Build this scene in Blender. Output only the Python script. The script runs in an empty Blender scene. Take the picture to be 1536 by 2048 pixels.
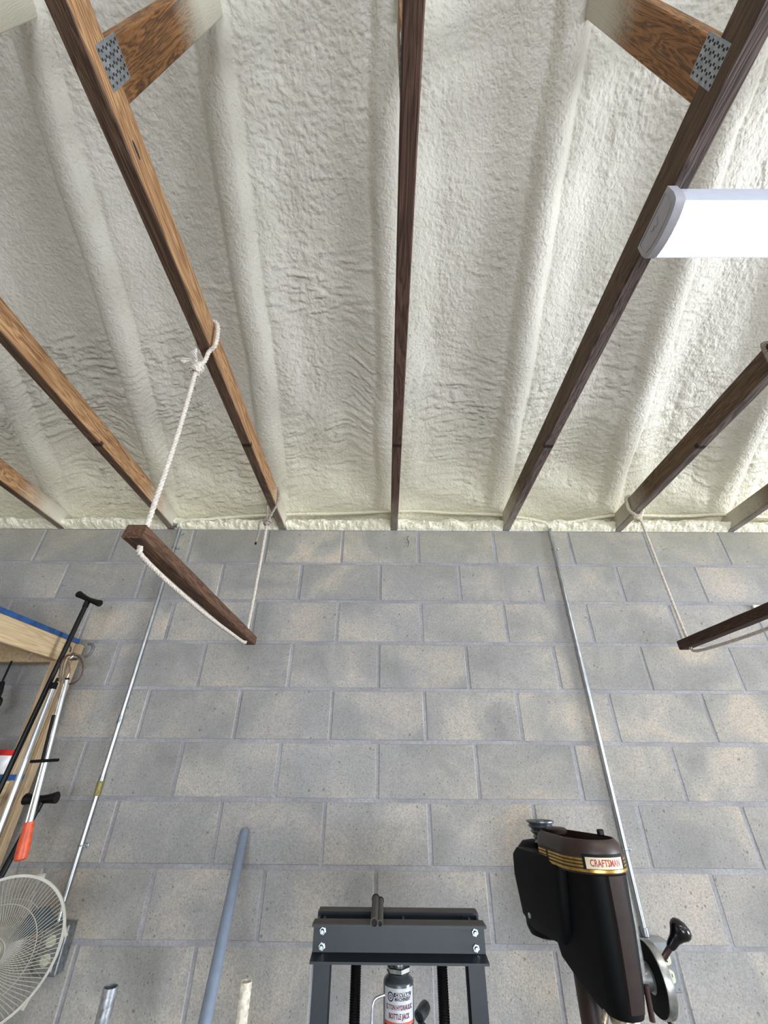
import bpy, math, random
import numpy as np
from mathutils import Vector, Matrix

random.seed(7)
S = bpy.context.scene
COL = S.collection
V = Vector
PI = math.pi

# ------------------------------------------------------------------ camera
CAM_H = 1.537
FPX, PITCH, YAW, ROLL = 826.63, math.radians(31.648), math.radians(-0.4128), math.radians(0.4957)
Fw = V((math.sin(YAW)*math.cos(PITCH), math.cos(YAW)*math.cos(PITCH), math.sin(PITCH)))
R0 = V((math.cos(YAW), -math.sin(YAW), 0)); U0 = R0.cross(Fw)
Rt = R0*math.cos(ROLL)+U0*math.sin(ROLL); Up = U0*math.cos(ROLL)-R0*math.sin(ROLL)
cd = bpy.data.cameras.new('camera'); cam = bpy.data.objects.new('camera', cd); COL.objects.link(cam)
cd.sensor_fit = 'VERTICAL'; cd.sensor_height = 24; cd.sensor_width = 18
cd.lens = FPX/2048*24; cd.clip_start = 0.02; cd.clip_end = 100
cam.matrix_world = Matrix(((Rt.x, Up.x, -Fw.x, 0), (Rt.y, Up.y, -Fw.y, 0), (Rt.z, Up.z, -Fw.z, CAM_H), (0, 0, 0, 1)))
S.camera = cam

# ------------------------------------------------------------------ world, light, exposure
S.view_settings.view_transform = 'Standard'; S.view_settings.look = 'None'
S.view_settings.gamma = 1; S.view_settings.use_curve_mapping = False
S.view_settings.exposure = 0.16
w = bpy.data.worlds.new('world'); S.world = w; w.use_nodes = True
bg = w.node_tree.nodes['Background']; bg.inputs[0].default_value = (0.62, 0.78, 1.0, 1); bg.inputs[1].default_value = 1.6

def area(name, loc, direction, sx, sy, power, col):
    l = bpy.data.lights.new(name, 'AREA'); l.shape = 'RECTANGLE'; l.size = sx; l.size_y = sy
    l.energy = power; l.color = col
    o = bpy.data.objects.new(name, l); COL.objects.link(o); o.location = loc
    o.rotation_euler = V(direction).to_track_quat('-Z', 'Z').to_euler()
    return o
# daylight through the wide door opening in the right-hand wall
area('door_daylight', (8.3, -0.9, 1.25), (-1, 0.10, 0.03), 5.0, 2.3, 1550, (0.88, 0.93, 1.0))
# fill light added in an invented doorway behind the camera, brightens wall and ceiling
area('added_fill_light', (0.9, -5.9, 1.15), (-0.05, 1, 0.06), 3.2, 2.1, 260, (0.86, 0.92, 1.0))
LED_STRENGTH = 24.0

WT = 2.6416          # top of the block wall
D = 1.981            # inside face of the block wall
TX = [0.043+0.612*k for k in range(-3, 4)]    # truss positions

def at(px, py, x=None, y=None, z=None):
    d = Fw + Rt*((px-768)/FPX) + Up*((1024-py)/FPX)
    if x is not None: t = x/d.x
    elif y is not None: t = y/d.y
    else: t = (z-CAM_H)/d.z
    return V((0, 0, CAM_H)) + d*t

# ------------------------------------------------------------------ mesh builder
class M:
    def __init__(s): s.v = []; s.f = []
    def add(s, vs, fs):
        o = len(s.v); s.v += [tuple(q) for q in vs]; s.f += [tuple(i+o for i in f) for f in fs]; return s
    def box(s, lo, hi, bev=0.0, T=None):
        lo = V(lo); hi = V(hi); c = (lo+hi)/2; h = (hi-lo)/2; b = min(bev, min(h)*0.9)
        if b <= 0:
            vs = [(x, y, z) for x in (-1, 1) for y in (-1, 1) for z in (-1, 1)]
            vs = [V((a[0]*h.x, a[1]*h.y, a[2]*h.z))+c for a in vs]
            fs = [(0, 1, 3, 2), (4, 6, 7, 5), (0, 4, 5, 1), (2, 3, 7, 6), (0, 2, 6, 4), (1, 5, 7, 3)]
        else:
            vs = []; idx = {}
            for sx in (-1, 1):
                for sy in (-1, 1):
                    for sz in (-1, 1):
                        for k in range(3):
                            p = [sx*h.x, sy*h.y, sz*h.z]
                            for j in range(3):
                                if j != k: p[j] -= (sx, sy, sz)[j]*b
                            idx[(sx, sy, sz, k)] = len(vs); vs.append(V(p)+c)
            fs = []
            for k in range(3):
                a, b2 = [(1, 2), (2, 0), (0, 1)][k]
                for sg in (-1, 1):
                    q = []
                    for (sa, sb) in ((-1, -1), (1, -1), (1, 1), (-1, 1)):
                        t = [0, 0, 0]; t[k] = sg; t[a] = sa; t[b2] = sb; q.append(idx[(*t, k)])
                    fs.append(q if sg > 0 else q[::-1])
            for k in range(3):      # edges running along k
                a, b2 = [(1, 2), (2, 0), (0, 1)][k]
                for sa in (-1, 1):
                    for sb in (-1, 1):
                        def g(sk, face):
                            t = [0, 0, 0]; t[k] = sk; t[a] = sa; t[b2] = sb; return idx[(*t, face)]
                        q = [g(-1, a), g(1, a), g(1, b2), g(-1, b2)]
                        fs.append(q if sa*sb < 0 else q[::-1])
            for sx in (-1, 1):
                for sy in (-1, 1):
                    for sz in (-1, 1):
                        q = [idx[(sx, sy, sz, k)] for k in range(3)]
                        fs.append(q if sx*sy*sz > 0 else q[::-1])
        if T: vs = [T @ q for q in vs]
        return s.add(vs, fs)
    def tube(s, path, r, n=10, closed=False, caps=True):
        P = [V(p) for p in path]; m = len(P)
        rr = r if isinstance(r, (list, tuple)) else [r]*m
        tang = []
        for i in range(m):
            a = P[(i-1) % m] if closed or i > 0 else P[i]; b = P[(i+1) % m] if closed or i < m-1 else P[i]
            t = b-a; tang.append(t.normalized() if t.length > 1e-9 else V((0, 0, 1)))
        u = tang[0].orthogonal().normalized(); vs = []
        for i in range(m):
            u = (u - tang[i]*u.dot(tang[i])); u = u.normalized() if u.length > 1e-6 else tang[i].orthogonal().normalized()
            w_ = tang[i].cross(u)
            for k in range(n):
                a = 2*PI*k/n; vs.append(P[i]+(u*math.cos(a)+w_*math.sin(a))*rr[i])
        fs = []
        for i in range(m if closed else m-1):
            j = (i+1) % m
            for k in range(n):
                l = (k+1) % n; fs.append((i*n+k, i*n+l, j*n+l, j*n+k))
        if caps and not closed: fs += [tuple(range(n))[::-1], tuple((m-1)*n+k for k in range(n))]
        return s.add(vs, fs)
    def lathe(s, prof, o, axis=(0, 0, 1), n=24, ref=None):
        """prof: (radius, height) pairs along axis from o"""
        A = V(axis).normalized(); u = A.orthogonal().normalized() if ref is None else (V(ref)-A*V(ref).dot(A)).normalized()
        w_ = A.cross(u); O = V(o); vs = []
        for (r, h) in prof:
            for k in range(n):
                a = 2*PI*k/n; vs.append(O+A*h+(u*math.cos(a)+w_*math.sin(a))*max(r, 1e-5))
        fs = []
        for i in range(len(prof)-1):
            for k in range(n):
                l = (k+1) % n; fs.append((i*n+k, i*n+l, (i+1)*n+l, (i+1)*n+k))
        if prof[0][0] > 1e-4 and prof[0] != prof[-1]: fs.append(tuple(range(n))[::-1])
        if prof[-1][0] > 1e-4 and prof[0] != prof[-1]: fs.append(tuple((len(prof)-1)*n+k for k in range(n)))
        return s.add(vs, fs)
    def loft(s, rings, cap=True):
        n = len(rings[0]); vs = [q for r in rings for q in r]; fs = []
        for i in range(len(rings)-1):
            for k in range(n):
                l = (k+1) % n; fs.append((i*n+k, i*n+l, (i+1)*n+l, (i+1)*n+k))
        if cap: fs += [tuple(range(n))[::-1], tuple((len(rings)-1)*n+k for k in range(n))]
        return s.add(vs, fs)
    def mesh(s, name, mat, smooth=35):
        me = bpy.data.meshes.new(name); me.from_pydata(s.v, [], s.f)
        import bmesh
        bm = bmesh.new(); bm.from_mesh(me); bmesh.ops.recalc_face_normals(bm, faces=bm.faces); bm.to_mesh(me); bm.free()
        if mat: me.materials.append(mat)
        if smooth:
            me.polygons.foreach_set('use_smooth', [True]*len(me.polygons))
            me.set_sharp_from_angle(angle=math.radians(smooth))
        return me
    def obj(s, name, mat, parent=None, smooth=35, **kw):
        o = bpy.data.objects.new(name, s.mesh(name, mat, smooth)); COL.objects.link(o)
        if parent: o.parent = parent; o.matrix_parent_inverse = parent.matrix_world.inverted()
        for k, x in kw.items(): o[k] = x
        return o

def tag(o, label=None, category=None, group=None, kind=None):
    if label: o['label'] = label
    if category: o['category'] = category
    if group: o['group'] = group
    if kind: o['kind'] = kind
    return o
def thing(name, loc, label, category, group=None):
    o = bpy.data.objects.new(name, None); COL.objects.link(o); o.location = loc; o.empty_display_size = 0.05
    o.matrix_world = Matrix.Translation(V(loc))
    return tag(o, label, category, group)

def smooth_path(pts, n=8, closed=False):
    P = [V(p) for p in pts]; m = len(P); out = []
    rng = range(m) if closed else range(m-1)
    for i in rng:
        p0 = P[(i-1) % m] if closed or i > 0 else P[i]; p1 = P[i]; p2 = P[(i+1) % m]
        p3 = P[(i+2) % m] if closed or i+2 < m else p2
        for k in range(n):
            t = k/n
            out.append(0.5*((2*p1)+(p2-p0)*t+(2*p0-5*p1+4*p2-p3)*t*t+(3*p1-p0-3*p2+p3)*t**3))
    if not closed: out.append(P[-1])
    return out
def resample(P, step):
    out = [P[0]]; acc = 0
    for a, b in zip(P, P[1:]):
        L = (b-a).length
        if L < 1e-9: continue
        d = step-acc
        while d <= L: out.append(a+(b-a)*(d/L)); d += step
        acc = L-(d-step)
    return out
def rope(mb, pts, r=0.0062, pitch=0.034, step=0.003, n=6, sm=6):
    P = resample(smooth_path(pts, sm), step)
    if len(P) < 3: return
    tang = [(P[min(i+1, len(P)-1)]-P[max(i-1, 0)]).normalized() for i in range(len(P))]
    u = tang[0].orthogonal().normalized(); U_ = []
    for t in tang:
        u = (u-t*u.dot(t)).normalized(); U_.append((u.copy(), t.cross(u)))
    for k in range(3):
        Q = []
        for i, p in enumerate(P):
            a = 2*PI*(i*step/pitch+k/3); Q.append(p+(U_[i][0]*math.cos(a)+U_[i][1]*math.sin(a))*r*0.5)
        mb.tube(Q, r*0.56, n)

_font = None
def text(mb, body, size, fn, thick=0.0004, spacing=1.0, squash=1.0):
    """text laid flat in (u,v), centred; fn(u,v,h) -> world point"""
    c = bpy.data.curves.new('text', 'FONT'); c.body = body; c.size = size; c.align_x = 'CENTER'; c.align_y = 'CENTER'
    c.extrude = thick; c.space_character = spacing; c.resolution_u = 2; c.offset = size*0.018
    o = bpy.data.objects.new('text', c); COL.objects.link(o)
    me = bpy.data.meshes.new_from_object(o)
    vs = [fn(q.co.x*squash, q.co.y, q.co.z+thick) for q in me.vertices]; fs = [tuple(p.vertices) for p in me.polygons]
    mb.add(vs, fs)
    bpy.data.objects.remove(o); bpy.data.curves.remove(c); bpy.data.meshes.remove(me)

# ------------------------------------------------------------------ materials
def lin(c): return tuple(((x/255)/12.92 if x/255 <= 0.04045 else ((x/255+0.055)/1.055)**2.4) for x in c)+(1,)
class NT:
    def __init__(s, name, rough=0.5, metal=0.0, color=None, spec=0.5):
        s.m = bpy.data.materials.new(name); s.m.use_nodes = True; s.t = s.m.node_tree
        s.b = s.t.nodes['Principled BSDF']; s.b.inputs['Roughness'].default_value = rough
        s.b.inputs['Metallic'].default_value = metal; s.b.inputs['Specular IOR Level'].default_value = spec
        if color: s.b.inputs['Base Color'].default_value = lin(color)
        s.co = None
    def n(s, kind, **kw):
        q = s.t.nodes.new(kind)
        for k, x in kw.items():
            if k.startswith('i_'):
                key = k[2:]; key = int(key) if key.isdigit() else key.replace('_', ' ')
                if isinstance(x, bpy.types.NodeSocket): s.t.links.new(x, q.inputs[key])
                else: q.inputs[key].default_value = x
            else: setattr(q, k, x)
        return q
    def coord(s, scale=(1, 1, 1), which='Object', loc=(0, 0, 0)):
        tc = s.n('ShaderNodeTexCoord'); mp = s.n('ShaderNodeMapping'); s.t.links.new(tc.outputs[which], mp.inputs[0])
        mp.inputs['Scale'].default_value = scale; mp.inputs['Location'].default_value = loc; return mp.outputs[0]
    def noise(s, vec, scale, detail=4, rough=0.55, dist=0.0):
        q = s.n('ShaderNodeTexNoise', i_Scale=scale, i_Detail=detail, i_Roughness=rough, i_Distortion=dist)
        s.t.links.new(vec, q.inputs['Vector']); return q.outputs[0]
    def ramp(s, fac, stops):
        q = s.n('ShaderNodeValToRGB'); s.t.links.new(fac, q.inputs[0]); e = q.color_ramp.elements
        while len(e) < len(stops): e.new(0.5)
        for k, (p_, c) in enumerate(stops): e[k].position = p_; e[k].color = lin(c) if len(c) == 3 else c
        return q.outputs[0]
    def mix(s, fac, a, b, mode='MIX'):
        q = s.n('ShaderNodeMix', data_type='RGBA', blend_type=mode)
        for sock, x in ((q.inputs[0], fac), (q.inputs[6], a), (q.inputs[7], b)):
            if isinstance(x, bpy.types.NodeSocket): s.t.links.new(x, sock)
            else: sock.default_value = x if not isinstance(x, tuple) or len(x) == 4 else lin(x)
        return q.outputs[2]
    def math(s, op, a, b=0.0, c=0.0, clamp=False):
        q = s.n('ShaderNodeMath', operation=op, use_clamp=clamp)
        for k, x in enumerate((a, b, c)):
            if isinstance(x, bpy.types.NodeSocket): s.t.links.new(x, q.inputs[k])
            else: q.inputs[k].default_value = x
        return q.outputs[0]
    def range(s, v, a, b, c=0.0, d=1.0):
        q = s.n('ShaderNodeMapRange', i_0=v, i_1=a, i_2=b, i_3=c, i_4=d); return q.outputs[0]
    def color(s, sock): s.t.links.new(sock, s.b.inputs['Base Color'])
    def bump(s, h, strength=0.3, dist=0.01, normal=None):
        q = s.n('ShaderNodeBump', i_Strength=strength, i_Distance=dist); s.t.links.new(h, q.inputs['Height'])
        if normal: s.t.links.new(normal, q.inputs['Normal'])
        s.t.links.new(q.outputs[0], s.b.inputs['Normal']); return q.outputs[0]
    def pos(s):
        g = s.n('ShaderNodeNewGeometry'); x = s.n('ShaderNodeSeparateXYZ', i_0=g.outputs['Position']); return g.outputs['Position'], x

def plain(name, col, rough=0.5, metal=0.0, var=0.12, sc=40, bump=0.0, spec=0.5, emis=None):
    q = NT(name, rough, metal, None, spec); v = q.coord(); n = q.noise(v, sc, 5)
    dark = tuple(max(0, c*(1-var)) for c in col); lite = tuple(min(255, c*(1+var)) for c in col)
    q.color(q.ramp(n, [(0.3, dark), (0.7, lite)]))
    if bump: q.bump(n, bump, 0.002)
    if emis: q.b.inputs['Emission Color'].default_value = lin(emis[0]); q.b.inputs['Emission Strength'].default_value = emis[1]
    return q.m

def foam_mat():
    q = NT('spray_foam', 0.52, spec=0.35); P, xyz = q.pos()
    n1 = q.noise(P, 2.2, 3); n2 = q.noise(P, 60, 4)
    c = q.ramp(n1, [(0.3, (206, 201, 188)), (0.7, (218, 213, 202))])
    # fresher, yellower foam close to the eaves
    e = q.math('ADD', q.range(xyz.outputs[1], 1.45, 1.97), q.math('MULTIPLY', q.math('SUBTRACT', n1, 0.5), 0.5), clamp=True)
    c = q.mix(e, c, (229, 223, 199))
    c = q.mix(q.range(n2, 0.25, 0.45, 0.35, 0.0), c, (176, 170, 146))
    q.color(c)
    s1 = q.n('ShaderNodeTexVoronoi', i_Scale=95.0, feature='SMOOTH_F1'); 
    wv = q.n('ShaderNodeVectorMath', operation='ADD'); nn = q.n('ShaderNodeTexNoise', i_Scale=30.0, i_Detail=2.0)
    q.t.links.new(P, nn.inputs['Vector']); sc_ = q.n('ShaderNodeVectorMath', operation='SCALE'); q.t.links.new(nn.outputs[1], sc_.inputs[0]); sc_.inputs['Scale'].default_value = 0.03
    q.t.links.new(P, wv.inputs[0]); q.t.links.new(sc_.outputs[0], wv.inputs[1]); q.t.links.new(wv.outputs[0], s1.inputs['Vector'])
    h = q.math('ADD', q.math('MULTIPLY', s1.outputs[0], 0.9), q.math('MULTIPLY', n2, 0.8))
    q.bump(h, 0.7, 0.005)
    return q.m

def wood_mat(name, dark, mid, light, axis=1, spray=False, scale=1.0, rough=0.62, band=False, under=None, knots=True, grooves=0.25):
    q = NT(name, rough, spec=0.3)
    oi = q.n('ShaderNodeObjectInfo')
    tc = q.n('ShaderNodeTexCoord')
    off = q.n('ShaderNodeVectorMath', operation='SCALE'); cx = q.n('ShaderNodeCombineXYZ')
    for k in range(3): q.t.links.new(oi.outputs['Random'], cx.inputs[k])
    q.t.links.new(cx.outputs[0], off.inputs[0]); off.inputs['Scale'].default_value = 7.0
    ad = q.n('ShaderNodeVectorMath', operation='ADD'); q.t.links.new(tc.outputs['Object'], ad.inputs[0]); q.t.links.new(off.outputs[0], ad.inputs[1])
    sc3 = [14*scale]*3; sc3[axis] = 1.0*scale
    mp = q.n('ShaderNodeMapping'); q.t.links.new(ad.outputs[0], mp.inputs[0]); mp.inputs['Scale'].default_value = sc3
    n = q.noise(mp.outputs[0], 1.6, 4, 0.6, 0.8)
    rings = q.math('FRACT', q.math('MULTIPLY', n, 11.0))
    tri = q.math('ABSOLUTE', q.math('SUBTRACT', q.math('MULTIPLY', rings, 2.0), 1.0))
    sc4 = [220*scale]*3; sc4[axis] = 6*scale
    mp2 = q.n('ShaderNodeMapping'); q.t.links.new(ad.outputs[0], mp2.inputs[0]); mp2.inputs['Scale'].default_value = sc4
    fib = q.noise(mp2.outputs[0], 1.0, 3)
    blotch = q.noise(mp.outputs[0], 0.35, 3)
    f = q.math('ADD', q.math('MULTIPLY', tri, 0.5), q.math('ADD', q.math('MULTIPLY', fib, 0.35), q.math('MULTIPLY', blotch, 0.35)))
    c = q.ramp(f, [(0.22, dark), (0.5, mid), (0.85, light)])
    P, xyz = q.pos()
    if under:    # grimy planed underside with its shade painted in, grooved along the grain
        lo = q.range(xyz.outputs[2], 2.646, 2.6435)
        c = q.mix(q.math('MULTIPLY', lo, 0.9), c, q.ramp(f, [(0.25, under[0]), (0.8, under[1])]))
    if band:     # dark band across every chord, at the same distance from the wall
        d = q.math('ABSOLUTE', q.math('SUBTRACT', xyz.outputs[1], 1.283))
        dz = q.range(xyz.outputs[2], 2.660, 2.655)
        c = q.mix(q.math('MULTIPLY', q.math('MULTIPLY', q.range(d, 0.012, 0.007), dz), 0.9), c, (28, 20, 15))
    if spray:    # foam overspray dusted on the timber
        nz = q.noise(P, 9, 4); fine = q.noise(P, 260, 2)
        amt = q.math('ADD', q.math('MULTIPLY', q.math('SUBTRACT', nz, 0.5), 0.8), q.math('MULTIPLY', q.math('SUBTRACT', fine, 0.5), 1.3))
        e1 = q.range(xyz.outputs[1], 1.62, 1.92); e1 = q.math('MULTIPLY', e1, q.range(xyz.outputs[2], 2.643, 2.652, 0.35, 1.0))
        e2 = q.range(xyz.outputs[2], 3.16, 3.42)
        g = q.math('MAXIMUM', e1, e2)
        g = q.math('ADD', g, q.math('MULTIPLY', amt, q.math('MULTIPLY', q.math('MULTIPLY', g, q.math('SUBTRACT', 1.0, g)), 4.0)), clamp=True)
        c = q.mix(g, c, (198, 193, 176))
    q.color(c)
    q.bump(q.math('ADD', q.math('MULTIPLY', tri, 0.6), fib), grooves, 0.003)
    return q.m

def block_mat():
    q = NT('concrete_block', 0.92, spec=0.15); P, xyz = q.pos(); oi = q.n('ShaderNodeObjectInfo')
    sh = q.n('ShaderNodeVectorMath', operation='ADD'); cx = q.n('ShaderNodeCombineXYZ', i_0=oi.outputs['Random'], i_2=oi.outputs['Random'])
    k5 = q.n('ShaderNodeVectorMath', operation='SCALE'); q.t.links.new(cx.outputs[0], k5.inputs[0]); k5.inputs['Scale'].default_value = 5
    q.t.links.new(P, sh.inputs[0]); q.t.links.new(k5.outputs[0], sh.inputs[1])
    big = q.noise(sh.outputs[0], 3.6, 4, 0.55, 0.6); wall = q.noise(P, 1.7, 4, 0.6); fine = q.noise(P, 170, 3, 0.7)
    c = q.ramp(big, [(0.32, (142, 141, 138)), (0.48, (162, 160, 155)), (0.60, (184, 177, 166)), (0.70, (204, 190, 172))])
    c = q.mix(q.range(oi.outputs['Random'], 0.0, 1.0, 0.0, 0.38), c, (132, 131, 130))
    c = q.mix(q.range(wall, 0.42, 0.7, 0.0, 0.35), c, (176, 175, 180))
    c = q.mix(q.range(fine, 0.35, 0.62, 0.5, 0.0), c, (118, 116, 112))
    v = q.n('ShaderNodeTexVoronoi', i_Scale=58.0); q.t.links.new(P, v.inputs['Vector'])
    v2 = q.n('ShaderNodeTexVoronoi', i_Scale=15.0); q.t.links.new(P, v2.inputs['Vector'])
    pit = q.math('MAXIMUM', q.range(v.outputs[0], 0.16, 0.08), q.range(v2.outputs[0], 0.085, 0.05))
    c = q.mix(q.math('MULTIPLY', pit, 0.45), c, (66, 63, 60)); 
    # old stain: slightly greenish brown just under the plate
    c = q.mix(q.math('MULTIPLY', q.range(xyz.outputs[2], 2.30, 2.62), q.range(wall, 0.35, 0.65, 0.15, 0.55)), c, (140, 134, 108))
    q.color(c)
    h = q.math('SUBTRACT', fine, q.math('MULTIPLY', pit, 0.8)); q.bump(h, 0.5, 0.003)
    return q.m
def mortar_mat():
    q = NT('mortar', 0.95, spec=0.1); P, _ = q.pos(); n = q.noise(P, 5, 4); f = q.noise(P, 140, 3)
    c = q.ramp(n, [(0.35, (142, 142, 144)), (0.7, (168, 167, 170))]); q.color(q.mix(q.range(f, 0.3, 0.6, 0.4, 0), c, (100, 100, 102)))
    q.bump(f, 0.4, 0.002); return q.m

MAT = dict(
    foam=foam_mat(), block=block_mat(), mortar=mortar_mat(),
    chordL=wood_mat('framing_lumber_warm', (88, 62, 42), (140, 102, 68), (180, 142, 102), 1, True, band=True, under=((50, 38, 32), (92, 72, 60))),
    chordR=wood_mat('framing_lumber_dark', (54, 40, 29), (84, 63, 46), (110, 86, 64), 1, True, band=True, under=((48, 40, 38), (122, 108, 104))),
    chordC=wood_mat('framing_lumber_reddish', (54, 38, 32), (80, 58, 49), (104, 80, 68), 1, True, band=True),
    web=wood_mat('web_lumber', (50, 36, 24), (118, 80, 46), (164, 114, 66), 2, True),
    pine=wood_mat('fresh_pine', (168, 142, 106), (188, 164, 128), (202, 180, 146), 1, False, 0.7, grooves=0.08),
    pinez=wood_mat('fresh_pine_post', (136, 116, 90), (158, 136, 106), (174, 152, 122), 2, False, 0.7, grooves=0.08),
    hang=wood_mat('old_hanger_timber', (44, 30, 23), (74, 52, 40), (106, 78, 58), 1, False, 1.4, 0.75),
    hangd=wood_mat('old_hanger_timber_dark', (40, 26, 20), (56, 38, 29), (74, 52, 40), 1, False, 1.4, 0.75),
    galv=plain('galvanised_plate', (150, 156, 162), 0.42, 0.75, 0.15, 60),
    slot=plain('punched_slot', (34, 32, 32), 0.8),
    emt=plain('galvanised_conduit', (176, 182, 186), 0.28, 0.9, 0.08, 30),
    emtd=plain('galvanised_fitting', (140, 146, 150), 0.35, 0.85, 0.2, 90),
    brass=plain('old_paper_label', (122, 112, 60), 0.6, 0.0, 0.3, 90),
    rope=plain('white_nylon_rope', (198, 188, 178), 0.7, 0, 0.1, 120, 0.3),
    rope2=plain('grey_aged_rope', (150, 140, 130), 0.8, 0, 0.15, 120, 0.3),
    ropef=plain('foam_coated_rope', (206, 196, 174), 0.8, 0, 0.15, 60, 0.5),
    white=plain('white_painted_metal', (192, 196, 210), 0.4, 0, 0.02),
    cap=plain('white_plastic_cap', (172, 170, 176), 0.5, 0, 0.02),
    mark=plain('embossed_grey', (146, 142, 148), 0.6),
    blue=plain('blue_painted_edge', (32, 74, 128), 0.6, 0, 0.2, 25),
    black=plain('black_plastic', (7, 7, 8), 0.42, 0, 0.2, 50, 0, 0.3),
    blackm=plain('black_matt', (7, 7, 9), 0.65, 0, 0.2, 50, 0, 0.25),
    alu=plain('polished_aluminium', (206, 210, 212), 0.36, 0.9, 0.03, 20),
    steel=plain('bare_steel_wire', (170, 166, 158), 0.3, 0.9, 0.15, 50),
    copper=plain('brown_leather_cord', (84, 52, 40), 0.6, 0, 0.2, 60),
    vinyl=plain('grey_vinyl', (92, 92, 92), 0.5, 0, 0.05),
    orange=plain('orange_rubber_grip', (206, 84, 48), 0.42, 0, 0.1, 60, 0.2),
    redbox=plain('red_printed_card', (190, 36, 30), 0.5),
    cream=plain('cream_plastic', (168, 164, 152), 0.45, 0, 0.04),
    badge=plain('pale_yellow_badge', (214, 204, 150), 0.4, 0, 0.04),
    greyp=plain('grey_plastic_ring', (120, 118, 110), 0.5),
    fanblade=plain('smoky_fan_blade', (66, 74, 78), 0.35),
    chrome=plain('chromed_tube', (176, 180, 186), 0.34, 0.75, 0.25, 60, 0.25),
    pvc=plain('blue_grey_pvc', (122, 134, 152), 0.45, 0, 0.04),
    wrap=plain('off_white_wrapped_tube', (212, 204, 186), 0.7, 0, 0.18, 70, 0.5),
    press=plain('dark_blue_grey_enamel', (24, 30, 38), 0.42, 0, 0.12, 18, 0, 0.5),
    presst=plain('dusty_dark_enamel', (52, 50, 46), 0.6, 0, 0.12, 30),
    zinc=plain('zinc_bolt', (190, 204, 206), 0.25, 0.9, 0.08, 80),
    jack=plain('gunmetal_enamel', (92, 98, 102), 0.25, 0.55, 0.1, 20),
    label=plain('silver_white_label', (188, 190, 196), 0.4, 0.1, 0.04),
    inkd=plain('dark_red_ink', (92, 30, 38), 0.6), inkb=plain('black_ink', (28, 30, 38), 0.6),
    inko=plain('orange_red_ink', (196, 74, 44), 0.6), inkt=plain('teal_ink', (120, 150, 156), 0.6),
    inkw=plain('white_ink', (226, 226, 228), 0.6),
    dpblack=plain('black_paint_with_shade', (7, 8, 10), 0.62, 0, 0.2, 20, 0, 0.18),  # near-black also holds the shade of the drill press flank
    dpbrown=plain('brown_enamel', (44, 33, 30), 0.6, 0, 0.14, 25, 0, 0.2),
    dpguard=plain('dark_brown_enamel', (44, 28, 22), 0.45, 0, 0.14, 25),
    gold=plain('brass_trim', (196, 160, 84), 0.28, 0.9, 0.15, 60),
    goldd=plain('dark_trim_groove', (52, 34, 24), 0.6),
    bcream=plain('cream_badge_face', (212, 200, 172), 0.5, 0, 0.06),
    red=plain('red_lettering', (150, 34, 32), 0.5),
    bake=plain('black_bakelite', (16, 12, 18), 0.18, 0, 0.1, 20),
    rod=plain('brown_steel_rod', (62, 44, 42), 0.4, 0.4, 0.15, 40),
    castal=plain('machined_steel', (170, 172, 170), 0.32, 0.85, 0.15, 60),
    pulley=plain('dark_cast_pulley', (112, 118, 122), 0.35, 0.8, 0.12, 40),
    outlet=plain('ivory_outlet', (206, 206, 186), 0.45, 0, 0.03),
    grease=plain('worn_greasy_metal', (150, 138, 122), 0.35, 0.6, 0.5, 60, 0.5),
    floor=plain('concrete_floor', (138, 135, 130), 0.7, 0, 0.1, 6),
    wallp=plain('painted_block_plain', (168, 166, 162), 0.9, 0, 0.05, 8),
    pale=plain('pale_cream_board', (212, 208, 188), 0.8, 0, 0.04),
    putty=plain('pale_putty', (224, 214, 190), 0.7, 0, 0.1, 80),
)
q = NT('led_diffuser', 0.5); q.b.inputs['Base Color'].default_value = (0.9, 0.92, 0.95, 1)
q.b.inputs['Emission Color'].default_value = (1.0, 0.98, 0.94, 1); q.b.inputs['Emission Strength'].default_value = LED_STRENGTH
MAT['led'] = q.m

# ------------------------------------------------------------------ numpy noise
def vnoise(x, y, seed=0):
    rs = np.random.RandomState(seed); T = rs.rand(256, 256)
    xi = np.floor(x).astype(int); yi = np.floor(y).astype(int); fx = x-xi; fy = y-yi
    fx = fx*fx*fx*(fx*(fx*6-15)+10); fy = fy*fy*fy*(fy*(fy*6-15)+10)
    g = lambda a, b: T[a % 256, b % 256]
    return (g(xi, yi)*(1-fx)+g(xi+1, yi)*fx)*(1-fy)+(g(xi, yi+1)*(1-fx)+g(xi+1, yi+1)*fx)*fy
def sstep(a, b, t): t = np.clip((t-a)/(b-a), 0, 1); return t*t*(3-2*t)

# ------------------------------------------------------------------ room shell
def roof_z(y): return 2.72+0.53*min(1.98-y, y+5.58)
def grid_mesh(X, Y, Z, name, mat):
    ny, nx = X.shape; me = bpy.data.meshes.new(name)
    co = np.stack([X, Y, Z], -1).reshape(-1, 3).astype(np.float32)
    i = np.arange(ny*nx).reshape(ny, nx)
    f = np.stack([i[:-1, :-1], i[1:, :-1], i[1:, 1:], i[:-1, 1:]], -1).reshape(-1, 4).astype(np.int32)
    me.vertices.add(len(co)); me.vertices.foreach_set('co', co.ravel())
    me.loops.add(f.size); me.loops.foreach_set('vertex_index', f.ravel())
    me.polygons.add(len(f)); me.polygons.foreach_set('loop_start', np.arange(0, f.size, 4, dtype=np.int32))
    me.polygons.foreach_set('loop_total', np.full(len(f), 4, np.int32))
    me.polygons.foreach_set('use_smooth', np.ones(len(f), bool)); me.update(calc_edges=True); me.validate()
    me.materials.append(mat); return me

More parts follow.
